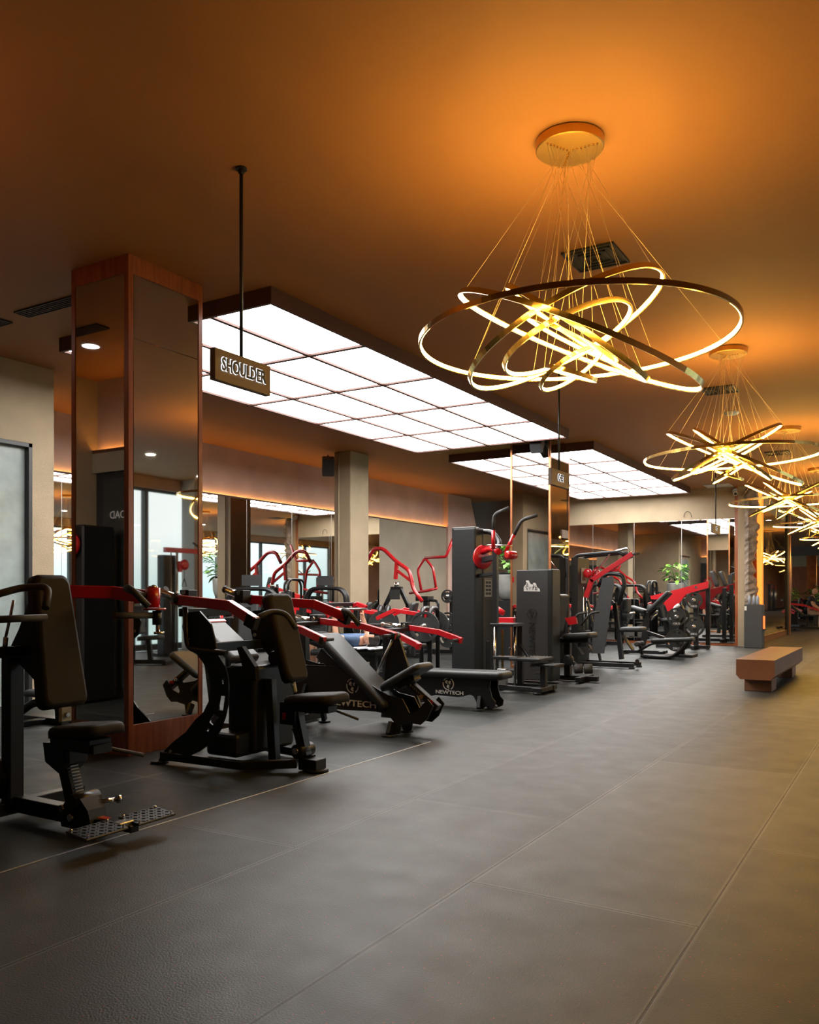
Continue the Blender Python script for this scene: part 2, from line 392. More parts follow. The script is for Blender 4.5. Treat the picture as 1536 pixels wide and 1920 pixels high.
# ragged stone facing
random.seed(3)
pts = []; edge = []
N = 46
for i in range(N+1):
    z = 3.75*i/N+0.01; edge.append((z, -3.28+random.uniform(-.055, .06)+.05*math.sin(z*2.3)))
b = MB()
vs_f = [b.b.verts.new((-3.50, EY-.08+random.uniform(-.02, .02), z)) for z, x in edge]
vs_m = [b.b.verts.new((-3.40, EY-.14+random.uniform(-.05, .05), z)) for z, x in edge]
vs_e = [b.b.verts.new((x, EY-.06+random.uniform(-.03, .03), z)) for z, x in edge]
vs_b = [b.b.verts.new((x+.01, EY+.25, z)) for z, x in edge]
vs_c = [b.b.verts.new((-3.50, EY+.25, z)) for z, x in edge]
for A, B in ((vs_f, vs_m), (vs_m, vs_e), (vs_e, vs_b), (vs_b, vs_c), (vs_c, vs_f)):
    for i in range(N): b.b.faces.new((A[i], B[i], B[i+1], A[i+1]))
b.b.faces.new((vs_f[0], vs_c[0], vs_b[0], vs_e[0], vs_m[0])); b.b.faces.new((vs_f[-1], vs_m[-1], vs_e[-1], vs_b[-1], vs_c[-1]))
struct(b.done('wall_end_stone', 'stone'))
sbox('trim_16', (-3.27, EY+.27, .1), (-3.17, EY+.34, 3.75), 'strip_led')
sbox('wall_end.004', (-3.9, EY+.3, 0), (-3.42, 23.1, C), 'wood')
sbox('wall_end.005', (-3.42, EY+.42, 0), (-3.30, 22.9, C), 'wood')
sbox('trim_17', (-3.33, 22.93, .1), (-3.29, 22.99, 3.75), 'strip_led')
sbox('wall_aisle', (-3.7, 23.1, 0), (-3.42, 29.2, C), 'concrete')
sbox('wall_aisle_mirror', (-3.42, 23.15, .16), (-3.40, 28.4, 3.5), 'mirror_bronze')
sbox('baseboard_aisle', (-3.42, 23.1, 0), (-3.38, 28.4, .16), 'copper')
sbox('wall_aisle.001', (-3.72, 28.4, 0), (-3.36, 28.8, C), 'black_satin')
sbox('wall_aisle.002', (-3.72, 28.8, 0), (-3.34, 29.05, C), 'copper')
# far partitions down the aisle
for i, (x, y, w_) in enumerate(((-4.6, 33.0, .35), (-4.2, 36.0, .3), (-4.9, 40.0, .4))):
    sbox('wall_far_pier.%03d' % i, (x-w_, y, 0), (x, y+.3, C), 'copper')
sbox('wall_far_mirror', (-8, 41.5, 0), (2, 41.6, 3.0), 'mirror_bronze')
# free pillar near the mirror wall
pl = struct(MB().lohi((-9.2, 12.6, 0), (-8.83, 13.2, C), bev=.01).done('wall_pillar', 'stucco'))
MB().cyl((-9.08, 12.575, 0), (-9.08, 12.575, C-.01), .016, seg=8).done('conduit', 'stucco', pl)

# ---------------------------------------------------------------- mirrored columns
def column(x0, x1, y0, y1, label, frame, m2='mirror_bronze', z0=.24, z1=3.74, fr_=.05):
    t = thing('mirrored_column', label, 'column', ((x0+x1)/2, (y0+y1)/2, 0))
    b = MB(); e = .012
    b.lohi((x0+e, y0+e, 0), (x1-e, y1-e, C), bev=0).done('core', frame, t)
    b = MB()
    for (cx, cy) in ((x0, y0), (x1, y0), (x0, y1), (x1, y1)):
        sx = 1 if cx == x0 else -1; sy = 1 if cy == y0 else -1
        b.lohi((min(cx, cx+sx*fr_), min(cy, cy+sy*fr_), 0), (max(cx, cx+sx*fr_), max(cy, cy+sy*fr_), C-.001), bev=.003)
    b.done('corner_post', frame, t)
    MB().lohi((x0+.001, y0+.001, 0), (x1-.001, y1-.001, z0), bev=.002).done('plinth', frame, t)
    MB().lohi((x0+.001, y0+.001, z1), (x1-.001, y1-.001, C-.001), bev=.002).done('header', frame, t)
    sp_ = 3.24
    for zz0, zz1 in ((z0+.002, sp_-.002), (sp_+.002, z1-.002)):
        MB().lohi((x1-.011, y0+fr_+.004, zz0), (x1-.004, y1-fr_-.004, zz1), bev=.002).done('mirror_panel', m2, t)
        MB().lohi((x0+.004, y0+fr_+.004, zz0), (x0+.011, y1-fr_-.004, zz1), bev=.002).done('mirror_panel', m2, t)
    for ya, yb in ((y0+.004, y0+.011), (y1-.011, y1-.004)):
        MB().lohi((x0+fr_+.004, ya, z0+.002), (x1-fr_-.004, yb, z1-.002), bev=.002).done('mirror_panel', m2, t)
    return t
column(-5.87, -5.19, 4.43, 5.22, 'square column of reddish wood with mirror panels beside the nearest machines', 'wood')
column(-5.92, -5.19, 13.2, 14.1, 'far mirrored column with copper edges behind the black weight tower', 'copper', z0=.05, z1=C-.02, fr_=.035)

# ---------------------------------------------------------------- ceiling light boxes
def light_box(y0, y1, label):
    x0, x1, zb = -7.52, -4.70, C-.145
    t = thing('ceiling_light_panel', label, 'ceiling light', ((x0+x1)/2, (y0+y1)/2, C), 'white grid light panels of the ceiling')
    f = .035
    b = MB()
    b.lohi((x0, y0, zb), (x0+f, y1, C-.001), bev=.002).lohi((x1-f, y0, zb), (x1, y1, C-.001), bev=.002)
    b.lohi((x0+f, y0, zb), (x1-f, y0+f, C-.001), bev=.002).lohi((x0+f, y1-f, zb), (x1-f, y1, C-.001), bev=.002)
    b.done('frame', 'panel_trim', t)
    nx, ny = 4, 5; dx = (x1-x0-2*f)/nx; dy = (y1-y0-2*f)/ny
    b = MB()
    for i in range(1, nx): b.lohi((x0+f+i*dx-.022, y0+f, zb+.000), (x0+f+i*dx+.022, y1-f, zb+.045), bev=0)
    for j in range(1, ny): b.lohi((x0+f, y0+f+j*dy-.026, zb+.002), (x1-f, y0+f+j*dy+.026, zb+.043), bev=0)
    b.done('grid_bars', 'panel_trim', t)
    for i in range(nx):
        for j in range(ny):
            MB().lohi((x0+f+i*dx+.008, y0+f+j*dy+.008, zb+.022), (x0+f+(i+1)*dx-.008, y0+f+(j+1)*dy-.008, zb+.028), bev=0).done('diffuser', 'diffuser', t)
light_box(5.53, 12.75, 'large white gridded ceiling light box, the nearer one, above the machines')
light_box(13.95, 21.2, 'white gridded ceiling light box farther off, behind the chest sign')

# ---------------------------------------------------------------- chandeliers
VD = Vector((-1.71, 4.65, 1.50)).normalized()      # direction in which the first fitting is seen; fixes the tilt of the rings
RT = Vector((math.cos(YAW), math.sin(YAW), 0)); FW = Vector((-math.sin(YAW), math.cos(YAW), 0)); UP = Vector((0, 0, 1))
DEP = 4.86
RINGS = [((765, 985), 688, 226, 4.6), ((782, 995), 567, 82, -21.3), ((720, 955), 462, 150, 30), ((730, 985), 296, 108, 27),
         ((747, 1110), 150, 52, 34), ((772, 960), 370, 28, -33.7), ((748, 985), 222, 20, -27), ((750, 1130), 110, 9, -16)]
def chandelier(loc, label):
    t = thing('ring_chandelier', label, 'chandelier', loc, 'gold ring chandeliers along the aisle')
    X0, Y0 = loc[0], loc[1]
    b = MB(); b.lathe([(.19, C-.001), (.195, C-.006), (.195, C-.055), (.19, C-.06)], (X0, Y0, 0), seg=48, smooth=False); cnp = b.done('canopy', 'brass_satin', t)
    b = MB()
    for a in (90, 210, 330):
        for k in range(7):
            r = .02+k*.024; b.lathe([(.005, -.008), (.006, 0)], (X0+r*math.cos(R(a+31)), Y0+r*math.sin(R(a+31)), C-.060), seg=8)
    b.done('cable_grips', 'brass', cnp)
    sc = .4427*DEP/FPX
    for ri, ((cx, cy), a, bb, ang) in enumerate(RINGS):
        px = 740+cx*.4427; py = 200+cy*.4427
        cen = Vector((0, 0, CH))+FW*DEP+RT*((px-768)/FPX*DEP)+UP*((HZ-py)/FPX*DEP)
        view = (cen-Vector((0, 0, CH))).normalized()
        u = (RT*math.cos(R(ang))+UP*math.sin(R(ang)))
        u = (u-view*u.dot(view)).normalized(); wv = u.cross(view)          # perpendicular to the sight line
        if wv.z < 0: wv = -wv
        ph = math.asin(min(.99, bb*.86/a))
        nrm = wv*math.cos(ph)+view*math.sin(ph)*1.0
        vdir = nrm.cross(u)
        # of the two tilts keep the one whose near edge is the upper edge
        near = vdir if vdir.dot(view) < 0 else -vdir
        if near.dot(wv) < 0: nrm = wv*math.cos(ph)-view*math.sin(ph)
        dist = (cen-Vector((0, 0, CH))).length; r = a*.4427/FPX*DEP*.955
        cen = cen-Vector((-1.71, 4.65, 0))+Vector((X0, Y0, 0))
        hh = .030 if r > .3 else .024
        rb = MB().ring(cen, r, nrm, u, .010, hh).done('ring', 'brass', t)
        MB().ring(cen, r-.007, nrm, u, .0065, hh*.60).done('light_strip', 'led', rb)
        n_ = nrm.normalized(); v_ = n_.cross(u).normalized()
        for q in range(3):
            al = R(20+120*q+37*ri); p = cen+(u*math.cos(al)+v_*math.sin(al))*(r+.005)+n_*hh*.5
            a0 = R((90, 210, 330)[q]+31); rr = .02+.021*ri
            MB().tube([(X0+rr*math.cos(a0), Y0+rr*math.sin(a0), C-.068), p], .0011, 5, cap=False).done('suspension_cable', 'cable', t)
    return t
ch0 = chandelier((-1.71, 4.65, 0), 'large gold ring chandelier nearest the camera, seven tilted glowing rings')
dup(ch0, (-1.71, 9.50, 0), 'second gold ring chandelier down the aisle, in front of the stone edged wall')
dup(ch0, (-1.71, 14.45, 0), 'third gold ring chandelier down the aisle, crossing the orange lit strip')
dup(ch0, (-1.71, 19.4, 0), 'fourth gold ring chandelier, cut by the right edge of the picture')
dup(ch0, (-1.71, 24.3, 0), 'fifth small gold ring chandelier far down the aisle')
dup(ch0, (-1.71, 29.2, 0), 'sixth gold ring chandelier, mirrored beyond the orange strip')
dup(ch0, (-1.71, 37.0, 0), 'rearmost gold ring chandelier, mirrored beyond the orange strip')

# ---------------------------------------------------------------- ceiling fittings
def vent(x0, x1, y0, y1, label, kind='sq'):
    t = thing('ceiling_vent', label, 'air vent', ((x0+x1)/2, (y0+y1)/2, C), 'black air vents in the ceiling')
    MB().lohi((x0, y0, C-.006), (x1, y1, C-.001), bev=0).done('backing', 'vent', t)
    b = MB(); cx, cy = (x0+x1)/2, (y0+y1)/2
    if kind == 'sq':
        for k in range(4):
            s_ = (1-k*.24); hx = (x1-x0)/2*s_; hy = (y1-y0)/2*s_; z0, z1 = C-.018, C-.006
            for (a, c_) in (((cx-hx, cy-hy), (cx+hx, cy-hy+.012)), ((cx-hx, cy+hy-.012), (cx+hx, cy+hy)), ((cx-hx, cy-hy), (cx-hx+.012, cy+hy)), ((cx+hx-.012, cy-hy), (cx+hx, cy+hy))):
                b.lohi((*a, z0), (*c_, z1), bev=0)
    else:
        n = 5
        for k in range(n+1):
            y = y0+(y1-y0)*k/n; b.lohi((x0, y-.004, C-.018), (x1, y+.004, C-.006), bev=0)
        b.lohi((x0, y0, C-.018), (x0+.012, y1, C-.006), bev=0).lohi((x1-.012, y0, C-.018), (x1, y1, C-.006), bev=0)
    b.done('louvres', 'dark_frame', t)
vent(-2.33, -1.92, 6.14, 6.57, 'square black ceiling vent behind the nearest chandelier')
vent(-2.34, -1.93, 11.09, 11.5, 'black ceiling vent behind the second chandelier')
vent(-2.37, -1.96, 16.65, 17.1, 'small black ceiling vent behind the third chandelier')
vent(-2.37, -1.96, 22.2, 22.6, 'smallest black ceiling vent, above the orange strips')
vent(-7.18, -6.36, 4.80, 4.95, 'long slot vent in the ceiling left of the wooden column', 'slot')
vent(-8.35, -7.46, 4.83, 4.97, 'long slot vent at the left edge of the picture', 'slot')
vent(-7.6, -6.8, 3.3, 3.45, 'long slot vent in the ceiling, seen in the column mirror', 'slot')
vent(.6, 1.8, 13.3, 13.45, 'long slot vent near the windows, seen in the column mirror', 'slot')
vent(-6.4, -6.1, 13.2, 13.3, 'tiny slot vent between the two light boxes', 'slot')
MB().lathe([(.001, C-.045), (.06, C-.042), (.10, C-.025), (.11, C-.001)], (-2.26, 12.79, 0)).done('smoke_detector', 'white_paint')
tag(bpy.data.objects['smoke_detector'], 'round white detector on the ceiling below the second canopy', 'smoke detector')
DL = [(-7.47, 2.99), (1.89, 11.0), (3.2, 13.6), (1.9, 17), (3.1, 20), (1.9, 23), (-.4, 31), (-2.4, 32), (-1.6, 34), (-3.6, 34), (-2.4, 38), (-3.4, 38), (-3.0, 36)]
DLL = ['round downlight over the dark doors, mirrored in the column front', 'round downlight mirrored large in the right face of the wooden column', 'round downlight mirrored lower right in the wooden column',
       'downlight by the windows opposite the second chandelier', 'downlight by the windows opposite the second light box', 'downlight by the windows opposite the stone edge', 'downlight beyond the fourth chandelier, rightmost one',
       'downlight beyond the copper edge, nearest of the far ones', 'downlight beyond the copper edge, above the bald man', 'far downlight close to the first copper pier', 'far downlight between the copper piers', 'far downlight left of the rearmost piers', 'far downlight in the middle of the rear group']
dl = None
for i, (x, y) in enumerate(DL):
    lab = DLL[i]
    if dl is None:
        dl = thing('downlight', lab, 'ceiling light', (x, y, 0), 'round downlights')
        MB().ring((x, y, C-.004), .085, (0, 0, 1), (1, 0, 0), .014, .008, 40).done('rim', 'white_paint', dl)
        MB().lathe([(.085, C-.006), (.085, C-.001)], (x, y, 0), seg=32).done('lamp', 'downlight', dl)
    else: dup(dl, (x, y, 0), lab)
# hanging signs
def sign(y, word, zt, w_, label, sc=1.0):
    X = -3.54; zb = zt-.19
    t = thing('hanging_sign', label, 'sign', (X, y, C))
    MB().lohi((X-.045, y-w_/2, zb), (X, y+w_/2, zt), bev=.003).done('box', 'sign_box', t)
    MB().cyl((X-.022, y, zt), (X-.022, y, C-.03), .011, seg=12).done('rod', 'black_satin', t)
    MB().lathe([(.035, C-.012), (.035, C-.001)], (X-.022, y, 0), seg=24).box((X-.022, y, C-.022), (.03, .03, .03)).done('ceiling_flange', 'black_satin', t)
    text('letter_glow', word, .108, (X+.003, y-.004, zb+.10), FX, 'white_letter', t, ext=.001, bold=.0055, sx=sc)
    text('lettering', word, .108, (X+.007, y-.003, zb+.099), FX, 'letter_black', t, ext=.002, bold=.0028, sx=sc)
sign(3.91, 'SHOULDER', 2.715, .50, 'hanging brown sign reading SHOULDER on a long black rod', .72)
sign(9.33, 'CHEST', 2.70, .58, 'hanging sign reading CHEST in front of the copper edged column', .62)
sign(18.4, 'BACK', 2.72, .75, 'small hanging sign farthest off, below the second chandelier', .62)
# loudspeakers and camera
def speaker(c, rz, label, s=1.0, tilt=.35):
    t = thing('wall_speaker', label, 'loudspeaker', c)
    c = Vector(c)
    M = Matrix.Translation(c) @ Matrix.Rotation(rz, 4, 'Z') @ Matrix.Rotation(tilt, 4, 'Y')
    MB().boxm(M, (.2*s, .22*s, .34*s), .02, 2).done('cabinet', 'speaker_grey', t)
    MB().boxm(M @ Matrix.Translation((.102*s, 0, 0)), (.008, .2*s, .32*s), .004).done('grille', 'vent', t)
    MB().cyl(c+Vector((0, 0, .1)), c+Vector((-.12*math.cos(rz), -.12*math.sin(rz), .22)), .015, seg=8).done('bracket', 'black', t)
speaker((-9.20, 12.42, 3.60), R(-50), 'black loudspeaker hung on the beige pillar under the ceiling')
speaker((-5.35, 13.02, 3.74), R(-80), 'dark grey loudspeaker at the top of the far mirrored column', .9, -.9)
t = thing('security_camera', 'small white security camera high on the end wall', 'camera', (-3.72, EY-.06, 3.75))
MB().cyl((-3.72, EY-.04, 3.8), (-3.72, EY-.10, 3.76), .05).done('mount', 'white_paint', t)
MB().cyl((-3.72, EY-.08, 3.74), (-3.68, EY-.24, 3.68), .05).done('housing', 'white_paint', t)
MB().cyl((-3.68, EY-.241, 3.68), (-3.678, EY-.25, 3.677), .035).done('lens', 'dark_glass', t)
#OBJECTS

# ---------------------------------------------------------------- shared machine parts
def mid(a, b): return (Vector(a)+Vector(b))/2
def bolt(b, p, ax, r=.012, h=.012):
    ax = Vector(ax).normalized(); b.cyl(Vector(p)-ax*h, Vector(p)+ax*h, r, seg=8)
def plate(c, ax, r, label, txt=None, cat='weight plate', grp='black rubber weight plates', th=.045):
    """a loaded rubber weight plate: rim, dished web with three grip holes, steel hub"""
    ax = Vector(ax).normalized(); c = Vector(c)
    t = thing('weight_plate', label, cat, tuple(c), grp)
    u = Vector((0, 0, 1)); v = ax.cross(u).normalized(); u = v.cross(ax)
    out = [c+u*r*math.cos(2*math.pi*k/36)+v*r*math.sin(2*math.pi*k/36) for k in range(36)]
    def hole(a0):
        pts = []
        for a in range(-26, 27, 13): pts.append((r*.80, a0+a))
        for a in range(26, -27, -13): pts.append((r*.60, a0+a))
        return [c+(u*math.cos(R(a))+v*math.sin(R(a)))*q for q, a in pts]
    MB().prism(out, ax*th*.6, [hole(0), hole(120), hole(240)]).ring(c, r*.86, ax, u, r*.14, th, 36).done('disc', 'plate_rubber', t)
    MB().lathe([(.03, -th*.6), (.045, -th*.5), (.045, th*.5), (.03, th*.6)], c, ax, 16).done('hub', 'steel', t)
    return t
LOGO = [(-.25, .05), (-.05, .28), (.12, .22), (.2, .05), (.05, -.1), (.2, -.25), (.05, -.32), (-.08, -.15), (-.22, -.2)]
def emblem(c, r, parent, m='white_paint', ax='Y'):
    """round emblem: broken ring with a flexed-arm shape, facing -Y"""
    b = MB(); c = Vector(c)
    for a0, a1 in ((-60, 60), (80, 150), (165, 280)):
        P = [c+Vector((math.cos(R(a)), 0, math.sin(R(a))))*r for a in range(a0, a1+1, 10)]
        Q = [c+Vector((math.cos(R(a)), 0, math.sin(R(a))))*r*.86 for a in range(a1, a0-1, -10)]
        b.prism(P+Q, (0, .003, 0))
    for k, (dx, dz, s_) in enumerate(((-.25, .25, .9), (.22, .2, .8), (0, -.35, .9))):
        b.prism([c+Vector(((x*s_+dx)*r*1.2, 0, (z*s_+dz)*r*1.2)) for x, z in LOGO], (0, .003, 0))
    return b.done('emblem', m, parent)

# ---------------------------------------------------------------- shoulder press, nearest the camera (left edge)
def shoulder_press_near():
    Y = 2.90
    t = thing('shoulder_press_machine', 'shoulder press at the left edge with two ribbed footplates and red arms', 'gym machine', (-3.9, Y, 0))
    top = Vector((-4.03, Y, 1.355)); bot = Vector((-3.90, Y, .645)); x = (top-bot).normalized(); z = Vector((0, 1, 0)).cross(-x).normalized()
    if z.x < 0: z = -z
    pad('backrest', mid(top, bot), -x, z, .285, (top-bot).length, .075, 'vinyl', t, taper=.76, cr=.05)
    MB().boxm(Matrix.Translation(mid(top, bot)-z*.045) @ Matrix(((x.x, 0, z.x, 0), (0, 1, 0, 0), (x.z, 0, z.z, 0), (0, 0, 0, 1))), (.55, .20, .012)).done('back_plate', 'black', t)
    sc = Vector((-3.72, Y, .545)); sx = Vector((1, 0, .10)).normalized()
    pad('seat', sc, sx, Vector((-.10, 0, 1)), .25, .37, .06, 'vinyl', t, cr=.06)
    b = MB(); b.box((-3.74, Y, .47), (.26, .14, .07)).box((-3.62, Y, .455), (.06, .12, .05)).box((-3.86, Y, .43), (.16, .12, .13))
    b.prism([(-3.99, Y, .46), (-3.84, Y, .47), (-3.80, Y, .36), (-3.86, Y, .31), (-3.97, Y, .36)], (0, .13, 0)); b.done('seat_carriage', 'black', t)
    b = MB(); b.beam((-3.90, Y, .42), (-3.80, Y, .14), .075, .075).beam((-3.93, Y, .68), (-3.90, Y, .42), .05, .05); b.done('seat_post', 'black', t)
    b = MB()
    for k in range(12):
        q = Vector((-3.862, Y, .375)).lerp(Vector((-3.80, Y, .20)), k/11); b.box(q+Vector((.030, 0, 0)), (.010, .05, .006), bev=0)
    b.done('height_ladder', 'steel', t)
    MB().boxm(Matrix.Translation((-3.895, Y, .61)), (.03, .075, .09), .01).done('clamp', 'grey_paint', t)
    MB().cyl((-3.878, Y, .61), (-3.865, Y, .61), .012, seg=12).done('clamp_pin', 'chrome', t)
    b = MB(); b.tube([(-3.82, Y-.06, .52), (-3.79, Y+.16, .42), (-3.66, Y+.33, .36)], .011, 8, fil=.06); b.done('seat_lever', 'grip', t)
    # hub with pivot bolts
    b = MB(); b.prism([(-3.85, Y, .03), (-3.60, Y, .03), (-3.64, Y, .14), (-3.71, Y, .20), (-3.80, Y, .19), (-3.87, Y, .10)], (0, .11, 0)); b.cyl((-3.74, Y-.08, .17), (-3.74, Y+.08, .17), .045)
    b.done('base_hub', 'black', t)
    b = MB()
    for p in ((-3.83, .13), (-3.76, .09)): MB().cyl((p[0], Y-.075, p[1]), (p[0], Y-.045, p[1]), .019, seg=14).done('pivot_bolt', 'chrome', t)
    b.cyl((-3.68, Y+.04, .16), (-3.64, Y+.13, .16), .012, seg=12).cyl((-3.64, Y+.13, .16), (-3.635, Y+.15, .16), .022, seg=14)
    b.done('release_knob', 'chrome', t)
    MB().box((-3.60, Y, .075), (.14, .05, .02)).box((-3.50, Y, .075), (.30, .055, .035)).done('foot_beam', 'black', t)
    MB().box((-3.58, Y, .10), (.06, .04, .004)).done('warning_sticker', 'red', t)
    for s in (-1, 1):
        cy = Y-.03+s*.155
        b = MB(); M = Matrix.Translation((-3.40, cy, .105)) @ Matrix.Rotation(R(7), 4, 'Y')
        b.boxm(M, (.155, .25, .012), .004)
        for i in range(5):
            for j in range(9):
                b.boxm(M @ Matrix.Translation((-.06+i*.03, -.105+j*.026, .008)) @ Matrix.Rotation(R(45 if (i+j) % 2 else -45), 4, 'Z'), (.018, .005, .004), 0)
        fp = b.done('footplate', 'black_satin', t)
        b = MB()
        for i in (-1, 1):
            for j in (-1, 1): b.cyl((-3.40+i*.06, cy+j*.105, .110), (-3.40+i*.06, cy+j*.105, .122-i*.006), .007, seg=8)
        b.done('screws', 'chrome', fp)
    MB().box((-3.40, Y-.03, .095), (.06, .09, .04)).done('footplate_bracket', 'steel', t)
    # floor frame, mast, rear spread
    b = MB(); b.beam((-4.36, Y, .085), (-3.80, Y, .085), .075, .085); b.done('floor_beam', 'black', t)
    b = MB(); b.beam((-4.32, Y-.02, .04), (-4.32, Y-.02, .93), .085, .085); b.done('mast', 'black', t)
    b = MB(); b.beam((-4.34, Y-.45, .06), (-4.34, Y+.45, .06), .07, .07).box((-4.34, Y-.45, .02), (.1, .1, .04)).box((-4.34, Y+.45, .02), (.1, .1, .04)); b.done('rear_foot', 'black', t)
    b = MB(); b.beam((-4.30, Y-.62, .94), (-4.14, Y+.20, .94), .06, .06).beam((-4.32, Y, .94), (-4.10, Y, .80), .06, .05)
    b.prism([(-4.34, Y, .90), (-4.06, Y, .90), (-4.05, Y, 1.16), (-4.14, Y, 1.20), (-4.22, Y, 1.06)], (0, .10, 0)); b.done('pivot_housing', 'black', t)
    b = MB(); b.lathe([(.10, -.03), (.12, -.02), (.12, .02), (.10, .03)], (-4.42, Y-.06, .22), (0, 1, 0)); b.done('counterweight', 'black', t)
    # red arms, vertical swivels and grips
    for s in (-1, 1):
        e = Vector((-3.80, Y+s*.52, 1.235)); r0 = Vector((-4.28, Y+s*.20, 1.27)); r1 = Vector((-4.05, Y+s*.44, 1.262))
        arm = MB().path([r0, r1, e], .045, .075).done('press_arm', 'red', t)
        MB().cyl(e+Vector((0, 0, -.06)), e+Vector((0, 0, .055)), .042).cyl(e+Vector((.01, 0, -.075)), e+Vector((.01, 0, -.063)), .068).done('swivel', 'red', arm)
        MB().cyl(e+Vector((0, 0, .055)), e+Vector((0, 0, .066)), .028).cyl(e+Vector((.02, s*.02, -.20)), e+Vector((.02, s*.02, -.075)), .012).cyl(e+Vector((.03, s*.02, -.215)), e+Vector((.03, s*.02, -.20)), .03).done('swivel_bolt', 'chrome', arm)
        MB().cyl(e+Vector((.035, 0, -.16)), e+Vector((.035, 0, -.078)), .026).done('stop_bumper', 'black', arm)
        MB().tube([e+Vector((-.02, -s*.04, .005)), e+Vector((.0, -s*.20, .05)), e+Vector((.12, -s*.27, .055)), e+Vector((.19, -s*.20, -.05))], .0185, 12, fil=.05).done('curved_grip', 'grip', arm)
        MB().tube([e+Vector((.02, -s*.02, -.105)), e+Vector((.04, -s*.31, -.100))], .0185, 12).done('straight_grip', 'grip', arm)
    b = MB(); b.tube([(-4.16, Y-.12, 1.22), (-4.20, Y-.14, 1.02)], .008, 8).cyl((-4.20, Y-.14, 1.02), (-4.205, Y-.142, .96), .013); b.done('linkage_rod', 'steel', t)
    return t
shoulder_press_near()

